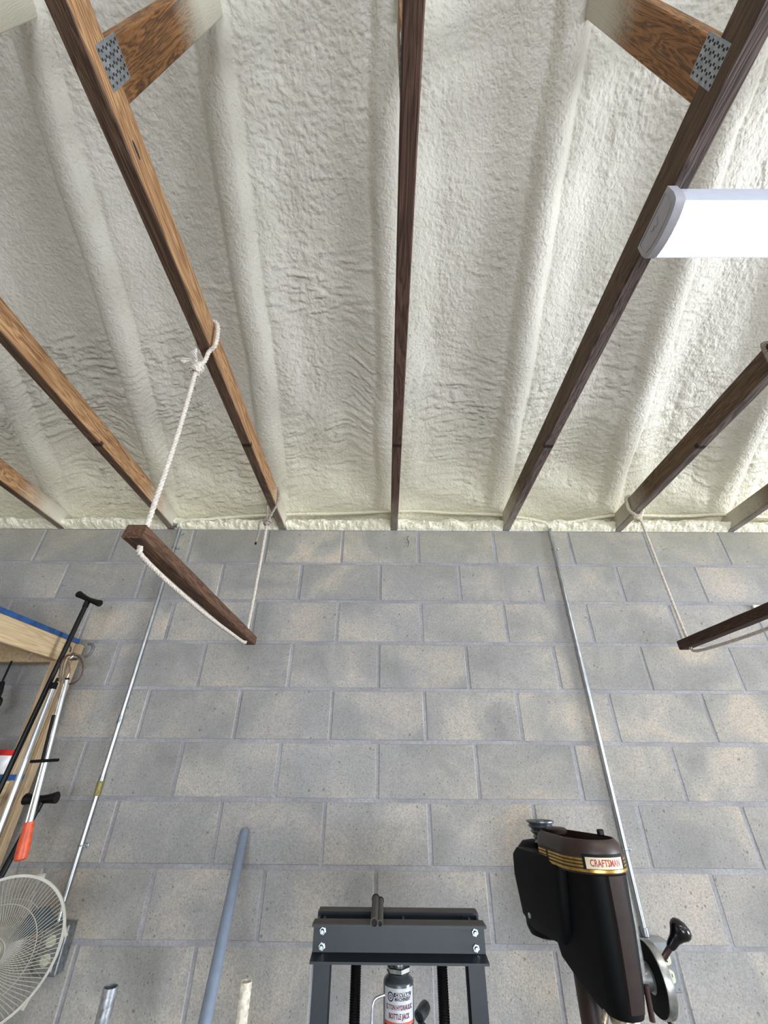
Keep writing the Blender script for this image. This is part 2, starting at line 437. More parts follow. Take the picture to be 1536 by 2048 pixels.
def foam_ceiling():
    xs = np.concatenate([np.arange(-4.3, -2.5, .06), np.arange(-2.5, 2.75, .0055), np.arange(2.75, 8.2, .06)])
    ys = np.concatenate([np.arange(-5.62, -0.5, .06), np.arange(-0.5, 0.15, .015), np.arange(0.15, 2.062, .0050)])
    X, Y = np.meshgrid(xs, ys)
    base = 2.72+0.53*np.minimum(1.98-Y, Y+5.58)
    # ribs: foam-wrapped top chords, wandering a little
    wob = (vnoise(Y*3.1+5, X*0+2.3, 3)-.5)*0.016
    cen = np.array([-0.017+0.610*k for k in range(-7, 8)])+0.022
    idx = np.argmin(np.abs(X[..., None]-cen), -1); c = cen[idx]
    d = np.abs(X-c-wob-(vnoise(Y*4+idx*7.7, idx*3.3, 9)-.5)*0.012)
    r = 0.043+(vnoise(Y*9+idx*9.1, idx*1.7, 4)-.5)*0.010
    side = sstep(r-0.008, r+0.030, d)
    round_ = np.clip(d/r, 0, 1)**2*0.014
    bay = side*0.050+round_+sstep(r+0.03, 0.22, d)*0.035
    # belly waves within the bays
    bel = (vnoise(X*2.3+11, Y*2.9+4, 21)-.5)*0.030+(vnoise(X*6+3, Y*5+8, 22)-.5)*0.018
    bay = bay+bel*sstep(0.05, 0.16, d)
    # eaves: foam rolls down onto the wall plate
    eave = sstep(1.74, 1.97, Y); front = (Y > -1.8)
    bay = bay*(1-0.75*eave*front)
    # wrinkles
    wx = (vnoise(X*16, Y*16, 5)-.5)*0.030; wy = (vnoise(X*14+9, Y*17+3, 6)-.5)*0.030
    wx2 = (vnoise(X*5, Y*5, 15)-.5)*0.12; wy2 = (vnoise(X*4+9, Y*5+3, 16)-.5)*0.12
    ridg = lambda n: 1-np.abs(2*n-1)
    a = 1-ridg(vnoise((X+wx)*58, (Y+wy)*64, 7)); b = 1-ridg(vnoise((X+wx)*85+5, (Y+wy)*90, 8))
    folds = 1-ridg(vnoise((X+wx2)*15, (Y*1.1+wy2+X*0.15)*62, 10)); folds2 = 1-ridg(vnoise((X+wx2+wx)*30+3, (Y*1.1+wy2+wy)*95, 12))
    k = sstep(0.9, 1.5, Y+(vnoise(X*3, Y*3, 13)-.5)*0.9)*(1-0.5*sstep(1.88, 1.97, Y))
    patch = 0.55+0.9*vnoise(X*2.7+2, Y*2.2+6, 14)
    wr = (1-k)*(a*0.0046+b*0.0030)*patch+k*(folds*0.0095+folds2*0.0050)*patch
    wr = wr*(0.35+0.65*sstep(0.03, 0.09, d))
    Z = base+bay-wr
    return grid_mesh(X, Y, Z, 'ceiling', MAT['foam'])
ceil = bpy.data.objects.new('ceiling', foam_ceiling()); COL.objects.link(ceil); tag(ceil, kind='structure')
ceil['label'] = 'sloping cream spray-foam ceiling with rounded ribs over the rafters'

# frothy foam packed between the truss ends on top of the wall: one strip per bay
def froth(x0, x1, seed):
    xs = np.arange(x0, x1, 0.0045); prof = [(1.975, 2.638), (1.972, 2.645), (1.966, 2.653), (1.962, 2.661), (1.960, 2.669), (1.961, 2.677), (1.964, 2.684), (1.970, 2.692), (1.980, 2.700), (2.0, 2.706)]
    n = len(xs); m = len(prof)
    X = np.tile(xs, (m, 1)); Y = np.array([[p[0]]*n for p in prof]); Z = np.array([[p[1]]*n for p in prof])
    t = np.linspace(0, 1, m)[:, None]
    a = vnoise(X*24+seed*3+Z*60, Z*95+seed+X*9, 31); b = vnoise(X*60+a*4+Z*90, Z*190-X*20+a*3, 32); g = vnoise(X*14+seed, Z*12, 33)
    lump = (1-np.abs(2*a-1))*0.028+(1-np.abs(2*b-1))*0.012+(g-.5)*0.016
    w_ = np.sin(np.clip(t, 0, 1)*PI)**0.6
    Y = Y-lump*w_+0.004; Z = Z+(b-.5)*0.006*w_+(g-.5)*0.012*t
    o = bpy.data.objects.new('foam_fill', grid_mesh(X[:, ::-1], Y[:, ::-1], Z[:, ::-1], 'foam_fill', MAT['foam'])); COL.objects.link(o); o.parent = ceil
for k in range(-1, 7):
    a = TX[k]+0.019 if k >= 0 else TX[0]-0.593; b = TX[k+1]-0.019 if k < 6 else TX[6]+0.593
    froth(a+0.001, b-0.001, k+3)

# block wall
slab = M(); slab.box((-4.2, D+0.0015, 0), (8.0, D+0.2, WT-0.001))
wall = slab.obj('wall_back', MAT['mortar'], smooth=0); tag(wall, kind='structure')
wall['label'] = 'bare grey concrete block wall in running bond'
def block_mesh(w_, seed):
    rs = random.Random(seed); h = 0.2032-0.0095; wd = w_-0.0095; b = 0.0045
    m = M(); J = lambda: (rs.random()-.5)*0.0016
    nx, nz = 6, 3; vs = []; fs = []
    X = [-wd/2, -wd/2+b]+[-wd/2+b+(wd-2*b)*i/nx for i in range(1, nx)]+[wd/2-b, wd/2]
    Z = [-h/2, -h/2+b]+[-h/2+b+(h-2*b)*i/nz for i in range(1, nz)]+[h/2-b, h/2]
    for zi, z in enumerate(Z):
        for xi, x in enumerate(X):
            e = xi in (0, len(X)-1) or zi in (0, len(Z)-1)
            vs.append((x+(J() if e else 0), (0.0042 if e else J()*0.5), z+(J() if e else 0)))
    nx_ = len(X)
    for zi in range(len(Z)-1):
        for xi in range(nx_-1): a = zi*nx_+xi; fs.append((a, a+1, a+1+nx_, a+nx_))
    m.add(vs, fs); return m.mesh('concrete_block', MAT['block'], 18)
bm_ = [block_mesh(0.4064, i) for i in range(5)]
x00 = 0.17039
for c in range(13):
    zc = WT-0.2032*(c+0.5)
    for k in range(-7, 7):
        xc = x00+0.4064*(k+0.5)+(0.2032 if c % 2 else 0)
        if c >= 9 and (k < -6 or k > 5): continue
        o = bpy.data.objects.new('concrete_block', bm_[random.randrange(5)]); COL.objects.link(o)
        o.location = (xc+random.uniform(-.0015, .0015), D-0.001+random.uniform(-.0012, .0012), zc+random.uniform(-.0012, .0012))
        if random.random() < 0.5: o.rotation_euler = (0, PI, 0)
        o.rotation_euler.z = 0
        o.parent = wall
fl = M(); fl.box((-4.3, -5.7, -0.1), (8.6, 2.18, 0)); tag(fl.obj('floor', MAT['floor'], smooth=0), kind='structure')
def gable(name, x0, x1, opening=False):
    m = M(); ys = [-5.6, -1.8, 2.0]
    if opening:
        m.box((x0, -5.6, 0), (x1, -3.4, WT)); m.box((x0, 1.1, 0), (x1, 2.0, WT)); m.box((x0, -3.4, 2.2), (x1, 1.1, WT))
    else: m.box((x0, -5.6, 0), (x1, D, WT))
    zt = 5.0
    v = [(x, y, z) for x in (x0, x1) for y, z in ((-5.6, WT), (D, WT), (D, 2.9), (-1.8, zt), (-5.6, 2.9))]
    m.add(v, [(0, 1, 2, 3, 4), (9, 8, 7, 6, 5), (0, 5, 6, 1), (1, 6, 7, 2), (2, 7, 8, 3), (3, 8, 9, 4), (4, 9, 5, 0)])
    tag(m.obj(name, MAT['wallp'], smooth=0), kind='structure')
gable('wall_left', -4.4, -4.2); gable('wall_right', 8.0, 8.15, True)
fm = M(); fm.box((-4.2, -5.8, 0), (-0.8, -5.6, 2.9)); fm.box((2.6, -5.8, 0), (8.0, -5.6, 2.9)); fm.box((-0.8, -5.8, 2.25), (2.6, -5.6, 2.9)); tag(fm.obj('wall_front', MAT['wallp'], smooth=0), kind='structure')  # doorway gap added to go with the fill light

# ------------------------------------------------------------------ trusses
def truss(k, label, mat, plate, short_web=True):
    x = TX[k]; t = thing('roof_truss', (x, D+0.05, WT), label, 'roof truss', 'roof trusses')
    m = M(); jx = 0.0
    # chord with slightly irregular arrises
    secs = []; ys = [2.15]+[2.1-0.1*i for i in range(0, 77)]
    rs = random.Random(k)
    for y in ys:
        dx = math.sin(y*1.3+k)*0.0015; w2 = 0.019; b = 0.002+rs.random()*0.0015
        z0 = WT+0.0005+math.sin(y*0.9+k*2)*0.0008 if y < 1.9 else WT+0.0005; z1 = WT+0.089
        secs.append([V((x+dx+px_, y, pz)) for px_, pz in ((-w2+b, z0), (w2-b, z0), (w2, z0+b), (w2, z1-b), (w2-b, z1), (-w2+b, z1), (-w2, z1-b), (-w2, z0+b))])
    m.loft(secs); m.obj('bottom_chord', mat, t, 30)
    # near-vertical web from the chord up into the foam
    w_ = M(); za, zb = WT+0.089, 3.66
    for (y0, y1) in (((0.203, 0.292),) if plate is not None or short_web else ()):
        lean = 0.012
        rings = []
        for z in (za, 2.9, 3.1, 3.3, zb):
            s_ = lean*(z-za); b = 0.002
            rings.append([V((x+a, y0+(y1-y0)*b_+s_, z)) for a, b_ in ((-.019+b, 0), (.019-b, 0), (.019, .03), (.019, .97), (.019-b, 1), (-.019+b, 1), (-.019, .97), (-.019, .03))])
        w_.loft(rings)
    w_.obj('web', MAT['web'], t, 30)
    for s in (-1, 1):
        sx = x+s*0.0195; pl = M(); ya, yb = 0.198, 0.262; z0, z1 = 2.680, 2.780
        pl.box((min(sx, sx+s*0.0015), ya, z0), (max(sx, sx+s*0.0015), yb, z1))
        p = pl.obj('nail_plate', MAT['galv'], t, 0)
        sl = M(); bent = M()
        for i in range(6):
            for j in range(10):
                yy = ya+0.0075+i*0.0122+(0.003 if j % 2 else 0); zz = z0+0.006+j*0.0108
                if yy > yb-0.006 or zz > z1-.005: continue
                sl.box((sx+s*0.0010-0.0008, yy-0.0021, zz-0.0031), (sx+s*0.0010+0.0010, yy+0.0021, zz+0.0031))
        so = sl.obj('punched_slots', MAT['slot'], p, 0); so['kind'] = 'stuff'
    return t
lb = ['bare wooden truss chord at the far left edge, mostly coated in cream foam',
      'warm brown truss chord second from the left, pale foam only at its wall end',
      'orange-brown truss chord with a long knot hole and a nail plate, holding the white rope',
      'dark reddish truss chord running straight up the middle of the ceiling',
      'dark brown truss chord with grooved underside, crossed by the lit white light fixture',
      'brown truss chord at right with a grey rope knot near the wall',
      'foam-dusted truss chord at the far right edge above the wall']
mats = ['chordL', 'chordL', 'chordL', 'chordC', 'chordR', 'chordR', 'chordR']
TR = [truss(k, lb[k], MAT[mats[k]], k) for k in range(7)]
# knot hole in the left chord's side
kc = at(272, 300, x=TX[2]+0.0195)
kn = M(); kn.lathe([(0.004, 0.0), (0.0055, 0.0008), (0.0085, 0.0005), (0.010, 0.0)], (0, 0, 0), (1, 0, 0), 16)
kn.v = [(TX[2]+0.0193+v[0], kc.y+v[1]*2.6, kc.z+v[2]*0.75) for v in kn.v]; kn.obj('knot_rim', MAT['chordL'], TR[2])
kn = M(); kn.lathe([(0.0, 0.0012), (0.0055, 0.0011), (0.006, 0.0)], (0, 0, 0), (1, 0, 0), 16)
kn.v = [(TX[2]+0.0196+v[0], kc.y+v[1]*3.0, kc.z+v[2]*0.8) for v in kn.v]; kn.obj('knot_hole', MAT['slot'], TR[2])

# ------------------------------------------------------------------ foam-coated cable along the plate
def cable(pts, label, r=0.008, drop=None):
    m = M(); P = smooth_path(pts, 8)
    m.tube(P, [r*(0.85+0.3*random.random()) for _ in P], 8)
    return tag(m.obj('electrical_cable', MAT['foam']), label, 'cable', 'foam-coated cables on the wall plate')
cy = 1.945
def c_(px, py, y=cy): return at(px, py, y=y)
cable([c_(362, 1052, 1.96), c_(366, 1042), c_(420, 1038), c_(480, 1033), c_(540, 1030), c_(600, 1028), c_(680, 1027), c_(760, 1024), c_(830, 1022), c_(900, 1026), c_(960, 1028), c_(1010, 1031), c_(1060, 1038), c_(1090, 1046), c_(1099, 1056, 1.955)],
      'foam-coated cable drooping along the wall top between the two metal conduits')
cable([c_(1101, 1056, 1.955), c_(1106, 1047), c_(1140, 1044), c_(1190, 1036), c_(1240, 1030), c_(1300, 1031), c_(1370, 1032), c_(1440, 1029), c_(1500, 1032), c_(1560, 1036), c_(1640, 1036)],
      'foam-coated cable running right from the right-hand conduit along the wall top')
# loose wires hanging on the top course
wm = M(); wm.tube(smooth_path([c_(817, 1072, 1.976), c_(814, 1078, 1.974), c_(818, 1085, 1.975), c_(815, 1094, 1.976)], 4), 0.0012, 6)
tag(wm.obj('wire', MAT['blackm']), 'tiny black curl of wire on the top block course, right of the middle chord', 'wire')
# dark fitting beside the left conduit top
cl = M(); q0 = at(350, 1053, y=1.962)
cl.box(q0+V((-.022, -.012, -.004)), q0+V((.012, .012, .006)), .002); cl.tube([q0+V((.004, -.012, .006)), q0+V((.016, -.012, .006))], .006, 10)
cl.tube(smooth_path([q0+V((-.02, -.005, 0)), q0+V((-.03, -.01, .006)), q0+V((-.012, -.02, .008)), q0+V((.004, -.012, .012))], 4), .003, 6)
tag(cl.obj('cable_clamp', MAT['emtd']), 'small dark metal clamp at the top of the left conduit under the truss end', 'clamp')

# ------------------------------------------------------------------ LED ceiling light
def led(name_loc, label, cx, length=1.22, cy0=0.405, cy1=0.530):
    t = thing('ceiling_light', (cx+length/2, (cy0+cy1)/2, WT), label, 'light fixture', None)
    x0, x1 = cx, cx+length; ym = (cy0+cy1)/2; hw = (cy1-cy0)/2
    def prof(sc=1.0, n=14):
        P = []
        for i in range(n+1):
            a = PI*(i/n); yy = -math.cos(a)*hw*0.90*sc
            zz = 2.589-0.016*math.sin(a)**0.8
            P.append((ym+yy, zz))
        return P
    h = M()                             # housing pan with rolled lips
    ring = [(cy0+.004, WT-.0005), (cy1-.004, WT-.0005), (cy1, 2.600), (cy1-.003, 2.584), (cy1-.011, 2.584), (cy1-.013, 2.598), (cy0+.013, 2.598), (cy0+.011, 2.584), (cy0+.003, 2.584), (cy0, 2.600)]
    h.loft([[V((x, y, z)) for y, z in ring] for x in (x0+.012, x1-.012)]); h.obj('housing', MAT['white'], t, 30)
    d = M(); P = prof(); top = [(P[-1][0], 2.599), (P[0][0], 2.599)]
    d.loft([[V((x, y, z)) for y, z in P+top] for x in (x0+.014, x1-.014)]); d.obj('diffuser', MAT['led'], t, 40)
    for s, xe in ((-1, x0), (1, x1)):
        e = M(); n = 12
        pr = [(cy0-.002, WT-.001), (cy1+.002, WT-.001), (cy1+.004, 2.606)]+[(ym+math.cos(PI*i/n)*(hw+.001), 2.590-0.023*math.sin(PI*i/n)) for i in range(n+1)]+[(cy0-.004, 2.606)]
        pin = [(ym+(y-ym)*.93, 2.612+(z-2.612)*.90) for y, z in pr]
        xs_ = [xe+(-s)*0.022, xe, xe, xe-s*0.0015]
        rings = [[V((xs_[0], y, z)) for y, z in pr], [V((xs_[1]-s*.001, y, z)) for y, z in pr], [V((xs_[2], y, z)) for y, z in pin]]
        e.loft(rings); ec = e.obj('end_cap', MAT['cap'], t, 30)
        g = M()
        bez = [V((xe+s*.0005, ym+(y-ym)*.84, 2.612+(z-2.612)*.72)) for y, z in pr]
        g.tube(bez, .0006, 6, closed=True)
        mk = [(-.014, .006), (-.009, .001), (-.006, -.006), (0, -.008), (.004, -.002), (.002, .003), (.010, -.004), (.017, .005)]
        g.tube(smooth_path([V((xe+s*.0006, ym+a, 2.612+b)) for a, b in mk], 4), .0007, 6)
        g.obj('embossed_mark', MAT['mark'], ec)
    return t
led(None, 'lit white wraparound LED ceiling fixture mounted under the chords at upper right', 0.620)
led(None, 'white LED ceiling fixture on the chords behind the photographer', -0.9, cy0=-1.95, cy1=-1.80)
led(None, 'white LED ceiling fixture further right beyond the frame, in line with the lit one', 2.55)

# ------------------------------------------------------------------ hanging timbers and ropes
def knot(mb, c, ax, r=0.0062, R=0.012, turns=2.6, h=0.030, mat=None):
    A = V(ax).normalized(); u = A.orthogonal().normalized(); w_ = A.cross(u); P = []
    for i in range(int(turns*8)+1):
        a = 2*PI*i/8; P.append(V(c)+A*(h*(i/(turns*8))-h/2)+(u*math.cos(a)+w_*math.sin(a))*R)
    rope(mb, P, r, step=0.004, sm=3)
    P = [V(c)+(u*math.cos(a)*0.9+A*math.sin(a)*1.25)*R+w_*(0.013*math.cos(2*a)) for a in [2*PI*i/9 for i in range(10)]]
    rope(mb, P, r*0.95, step=0.004, sm=3)
def frayed(mb, pts, r):
    rs = random.Random(int(pts[0][0]*1e4)); P = smooth_path(pts, 6)
    for k in range(5):
        o = V((rs.uniform(-1, 1), rs.uniform(-1, 1), rs.uniform(-1, 1)))*r
        mb.tube([p+o*(0.4+1.2*i/len(P)) for i, p in enumerate(P)], r*0.45, 5)

bx = TX[2]
# board 1
def hanger(x, y0, y1, zc, wd, ht, mat, label, hole_y, tilt=0.0):
    t = M(); n = 14; rings = []
    rs = random.Random(int(x*100)); b = 0.003
    for i in range(n+1):
        y = y0+(y1-y0)*i/n; jj = (rs.random()-.5)*0.0015
        w2 = wd/2; h2 = ht/2+jj; fz = zc+tilt*(y-y0)
        if i == 0: y += 0.0
        rings.append([V((x+a, y+(0.006 if (i == 0 and c_2 > 0) else 0), fz+c_2)) for a, c_2 in ((-w2+b, -h2), (w2-b, -h2), (w2, -h2+b), (w2, h2-b), (w2-b, h2), (-w2+b, h2), (-w2, h2-b), (-w2, -h2+b))])
    t.loft(rings); o = t.obj('hanging_board', mat, None, 30)
    tag(o, label, 'hanging board', 'boards slung from the truss chords')
    for hy in hole_y:
        for s in (-1, 1):
            h = M(); z = zc+tilt*(hy-y0)+s*(ht/2+0.0003); h.lathe([(0.0, 0), (0.0085, 0), (0.0088, -s*0.0002)], (x, hy, z), (0, 0, 1), 16)
            h.obj('rope_hole', MAT['slot'], o)
    return o
zb = 1.985
hanger(bx, 0.812, 1.765, zb, 0.046, 0.036, MAT['hang'], 'worn reddish brown timber hanging at centre-left on white ropes', (0.852, 1.698))
rp = thing('rope', (bx, 1.27, 2.74), 'white twisted rope slung under the left hanging timber, knotted round the orange-brown chord', 'rope', None)
K1 = V((bx-0.008, 0.838, 2.562)); K2 = V((bx-0.012, 1.742, 2.548))
m = M()
rope(m, [K1+V((0, 0, .012)), K1+V((0, 0, -.02)), V((bx, 0.845, 2.3)), V((bx, 0.852, 2.02)), V((bx, 0.853, 1.985)), V((bx, 0.856, 1.962)), V((bx-.004, 0.880, 1.952)), V((bx-.004, 1.05, 1.945)), V((bx-.003, 1.3, 1.944)), V((bx-.002, 1.5, 1.950)), V((bx, 1.68, 1.957)), V((bx, 1.698, 1.972)), V((bx, 1.699, 2.02)), V((bx-.004, 1.72, 2.3)), K2+V((0, 0, -.02)), K2+V((0, 0, .01))], 0.0066, sm=5)
m.obj('rope_line', MAT['rope'], rp, 60)
m = M()
rope(m, [K1, K1+V((.018, -.004, .030)), V((bx+.014, .832, 2.632)), V((bx+.033, .822, 2.650)), V((bx+.036, .812, 2.685)), V((bx+.030, .803, 2.728)), V((bx+.010, .800, 2.741)), V((bx-.012, .803, 2.741)), V((bx-.027, .815, 2.722)), V((bx-.029, .828, 2.68)), V((bx-.028, .834, 2.630)), K1+V((-.010, 0, .02)), K1], 0.0066)
knot(m, K1, (0.15, 0.1, 1), 0.0066, 0.0125, 2.7, 0.034)
m.obj('loop', MAT['rope'], rp, 60)
m = M()
frayed(m, [K1+V((-.004, 0, .018)), K1+V((-.012, -.005, .040)), K1+V((-.030, -.012, .062))], .0042)
frayed(m, [K1+V((-.008, 0, .012)), K1+V((-.024, -.01, .022)), K1+V((-.042, -.014, .014))], .0040)
m.obj('frayed_end', MAT['rope'], rp, 60)
m = M()
rope(m, [K2, K2+V((.012, .0, .045)), V((bx+.024, 1.735, 2.655)), V((bx+.025, 1.725, 2.71)), V((bx+.012, 1.72, 2.738)), V((bx-.012, 1.722, 2.738)), V((bx-.026, 1.735, 2.71)), V((bx-.027, 1.74, 2.65)), K2+V((-.006, 0, .03)), K2], 0.0056)
knot(m, K2, (0.4, 0.1, 1), 0.0056, 0.012, 2.3, 0.030)
rope(m, [K2+V((-.008, 0, 0)), K2+V((-.030, -.006, .012)), K2+V((-.036, -.006, -.02)), K2+V((-.030, -.006, -.06)), K2+V((-.036, -.006, -.115))], 0.0052)
m.obj('loop', MAT['rope2'], rp, 60)
m = M(); m.lathe([(.004, 0), (.005, -.010)], K2+V((-.036, -.006, -.113)), (0, 0, 1), 8); m.obj('burnt_tip', MAT['black'], rp)

# board 2 at right
b2 = TX[5]-0.015
hanger(b2, 0.83, 1.783, zb-0.003, 0.040, 0.036, MAT['hangd'], 'dark brown timber slung from ropes at the right edge of the frame', (0.87, 1.742))
rp2 = thing('rope', (TX[5], 1.3, 2.74), 'pale twisted rope slung under the right-hand dark timber, foam-caked at its knot', 'rope', None)
K3 = V((TX[5]-.004, 1.775, 2.600)); K4 = V((TX[5]-.004, 0.885, 2.56))
m = M()
rope(m, [K3, K3+V((0, -.004, -.03)), V((b2+.004, 1.757, 2.3)), V((b2, 1.745, 2.06)), V((b2, 1.742, 2.0)), V((b2, 1.741, 1.962)), V((b2, 1.715, 1.944)), V((b2, 1.6, 1.936)), V((b2, 1.4, 1.932)), V((b2, 1.1, 1.938)), V((b2, .89, 1.950)), V((b2, .870, 1.965)), V((b2, .87, 2.02)), V((b2+.004, .878, 2.3)), K4], 0.0058, sm=5)
m.obj('rope_line', MAT['rope'], rp2, 60)
m = M(); X6 = TX[5]
rope(m, [K3, K3+V((-.018, 0, .022)), V((X6-.030, 1.79, 2.655)), V((X6-.031, 1.79, 2.70)), V((X6-.02, 1.79, 2.738)), V((X6+.015, 1.785, 2.738)), V((X6+.028, 1.78, 2.70)), V((X6+.026, 1.775, 2.65)), K3+V((.012, 0, .02)), K3], 0.0085, pitch=.05)
knot(m, K3+V((-.008, 0, .002)), (0.5, 0.1, 1), 0.0072, 0.012, 1.6, 0.03)
m.obj('loop', MAT['ropef'], rp2, 60)
m = M()
rope(m, [K4, V((X6-.028, .885, 2.64)), V((X6-.030, .88, 2.70)), V((X6-.02, .878, 2.741)), V((X6+.015, .878, 2.741)), V((X6+.030, .88, 2.71)), V((X6+.028, .885, 2.65)), K4], 0.0066)
knot(m, K4, (0.1, 0.1, 1), 0.006, 0.012, 2.3, 0.03)
m.obj('loop', MAT['rope2'], rp2, 60)
# small pale cleat on the wall behind the right board
a = at(1503, 1211, y=D-.006); cm = M(); cm.box((a.x, D-.014, a.z-.055), (a.x+.26, D-.002, a.z), .001)
tag(cm.obj('wall_cleat', MAT['pale'], smooth=0), 'pale cream strip fixed to the block wall behind the right hanging timber', 'strip')

# ------------------------------------------------------------------ conduits
def strap(parent, p, side=1, r=0.010):
    m = M()
    m.tube([p+V((math.cos(a)*r, -math.sin(a)*r, 0)) for a in [PI*i/8 for i in range(9)]], 0.0022, 6)
    m.box(p+V((side*r-.001 if side > 0 else -r-.016, .004, -.006)), p+V((side*r+.016 if side > 0 else -r+.001, .010, .006)), .0008)
    st = m.obj('pipe_strap', MAT['emt'], parent)
    s = M(); c = p+V((side*(r+.009), .004, 0)); s.lathe([(.0045, 0), (.0042, .003), (.002, .0045)], c, (0, -1, 0), 8); s.obj('screw', MAT['zinc'], st)
yl = D-.013
L1 = at(363, 1046, y=yl); L2 = at(124, 1812, y=yl)
t = thing('conduit', (L1.x, yl, L1.z), 'long thin galvanised conduit running down the left of the block wall', 'conduit', None)
def lerp(a, b, py):   # point on the conduit at picture height, by z
    return a+(b-a)*py
zs = lambda px, py: (L1.z-at(px, py, y=yl).z)/(L1.z-L2.z)
m = M(); m.tube([L1+V((0, 0, .01)), lerp(L1, L2, zs(240, 1440))], .0088, 14); m.obj('pipe', MAT['emt'], t)
m = M(); m.tube([lerp(L1, L2, zs(240, 1440)), L2, L2+V((0.004, -.0, -.06))], .0088, 14); m.obj('pipe', MAT['emt'], t)
cpl = M(); a = lerp(L1, L2, zs(244, 1430)); b = lerp(L1, L2, zs(240, 1448)); cpl.tube([a, b], .0108, 14); cpl.tube([b+V((0, -.011, .012)), b+V((0, -.016, .012))], .003, 8); cpl.obj('coupling', MAT['emtd'], t)
lbm = M(); a = lerp(L1, L2, zs(208, 1562)); b = lerp(L1, L2, zs(200, 1592)); lbm.tube([a, b], .0112, 14); lbm.obj('paper_label', MAT['brass'], t, label='yellowed paper label on the conduit')
cpl = M(); a = lerp(L1, L2, zs(212, 1550)); b = lerp(L1, L2, zs(207, 1566)); cpl.tube([a, b], .0104, 14); cpl.obj('coupling', MAT['emtd'], t)
strap(t, lerp(L1, L2, zs(353, 1095))); strap(t, lerp(L1, L2, zs(170, 1691))); strap(t, lerp(L1, L2, zs(355, 1066)))
bx0 = at(140, 1845, y=D-.03); bb = M(); bb.box((bx0.x-.075, D-.05, bx0.z-.125), (bx0.x+.012, D-.004, bx0.z), .003)
ob = thing('outlet_box', (bx0.x-.03, D, bx0.z-.06), 'grey metal outlet box on the wall behind the fan guard', 'outlet box')
bb.obj('box_body', MAT['emtd'], ob)
rec = M(); rec.box((bx0.x-.062, D-.054, bx0.z-.115), (bx0.x-.002, D-.049, bx0.z-.01), .002); rec.obj('cover_plate', MAT['emt'], ob)
for dz in (-.04, -.085):
    r_ = M(); r_.lathe([(.016, 0), (.016, .002)], (bx0.x-.032, D-.054, bx0.z+dz), (0, -1, 0), 16); r_.obj('receptacle', MAT['outlet'], ob)

C1 = at(1097, 1048, y=yl); C2 = at(1291, 1872, y=yl)
t = thing('conduit', (C1.x, yl, C1.z), 'galvanised conduit dropping down the right of the wall to the double outlet box', 'conduit', None)
m = M(); m.tube([C1+V((-.004, 0, .012)), C1+V((0, 0, -.02)), C2], .0092, 14); m.obj('pipe', MAT['emt'], t)
cpl = M(); cpl.tube([C2+V((0, 0, .022)), C2], .0125, 14); cpl.obj('connector', MAT['emtd'], t)
f_ = lambda px, py: C1+(C2-C1)*((C1.z-at(px, py, y=yl).z)/(C1.z-C2.z))
strap(t, f_(1108, 1097)); strap(t, f_(1250, 1700))
# double outlet box
ob = thing('outlet_box', (C2.x+.01, D, C2.z-.06), 'galvanised double outlet box with ivory receptacles behind the drill press wheel', 'outlet box')
x0, x1, z0, z1 = C2.x-.047, C2.x+.055, C2.z-.118, C2.z-.001
m = M(); m.box((x0, D-.054, z0), (x1, D-.002, z1), .004); m.obj('box_body', MAT['emt'], ob)
m = M(); m.box((x0-.001, D-.062, z0-.001), (x1+.001, D-.0545, z1+.001), .0035); cp = m.obj('cover_plate', MAT['emt'], ob)
for sx in (x0+.008, x1-.008):
    for sz in (z1-.008, z0+.008):
        s = M(); s.lathe([(.0036, 0), (.0032, .002), (0, .0022)], (sx, D-.062, sz), (0, -1, 0), 8); s.obj('screw', MAT['emtd'], cp)
for cx in (x0+.028, x1-.028):
    for cz in (z1-.038, z1-.080):
        r_ = M(); ring = []
        for i in range(20):
            a = 2*PI*i/20; ring.append((max(-.0135, min(.0135, math.cos(a)*.0165)), math.sin(a)*.0165))
        r_.loft([[V((cx+a, D-.0615-d_, cz+b)) for a, b in ring] for d_ in (0, .004)]); ro = r_.obj('receptacle', MAT['outlet'], ob)
        s = M()
        for dx in (-.0055, .0055): s.box((cx+dx-.0009, D-.0662, cz-.001), (cx+dx+.0009, D-.0653, cz+.007))
        s.lathe([(.0024, 0), (.0024, .0008)], (cx, D-.0655, cz-.007), (0, -1, 0), 8); s.obj('slots', MAT['slot'], ro)

# ------------------------------------------------------------------ shelf at left
XS = -1.40
sh = thing('shelf_unit', (-1.9, 1.45, 0), 'pine shelf unit at the left edge with blue-edged shelf boards', 'shelf')
def bx_(name, lo, hi, mat, par, bev=.0025, **kw): return M().box(lo, hi, bev).obj(name, mat, par, 0, **kw)
zt1 = 2.003
zt2 = at(20, 1560, y=1.90).z
for zt in (zt1, zt2, 0.75, 0.2):
    bx_('side_rail', (XS-.038, 0.92, zt-.089), (XS, 1.838 if zt == zt1 else 1.838, zt), MAT['pine'], sh)
    bx_('back_rail', (-2.6, 1.868, zt-.089), (XS-.04, 1.906, zt), MAT['pine'], sh)
    bx_('front_rail', (-2.6, 0.92, zt-.089), (XS-.04, 0.958, zt), MAT['pine'], sh)
    p = bx_('shelf_board', (-2.6, 0.92, zt+.0005), (XS-.001, 1.915, zt+.019), MAT['pine'], sh, .001)
    bx_('painted_edge', (XS-.0015, 0.92, zt+.0005), (XS+.001, 1.915, zt+.019), MAT['blue'], p, 0, label='blue painted front edge')
for (px0, y0) in ((XS-.038, 1.84), (XS-.038, 0.83), (-2.64, 1.84), (-2.64, 0.83)):
    bx_('post', (px0, y0, 0), (px0+.038, y0+.089, zt1-.001), MAT['pinez'], sh)
bx_('corner_block', (XS+.0005, 1.895, 0.0), (XS+.020, 1.93, zt1-.004), MAT['pinez'], sh)
kt = at(62, 1312, x=XS+.0008)
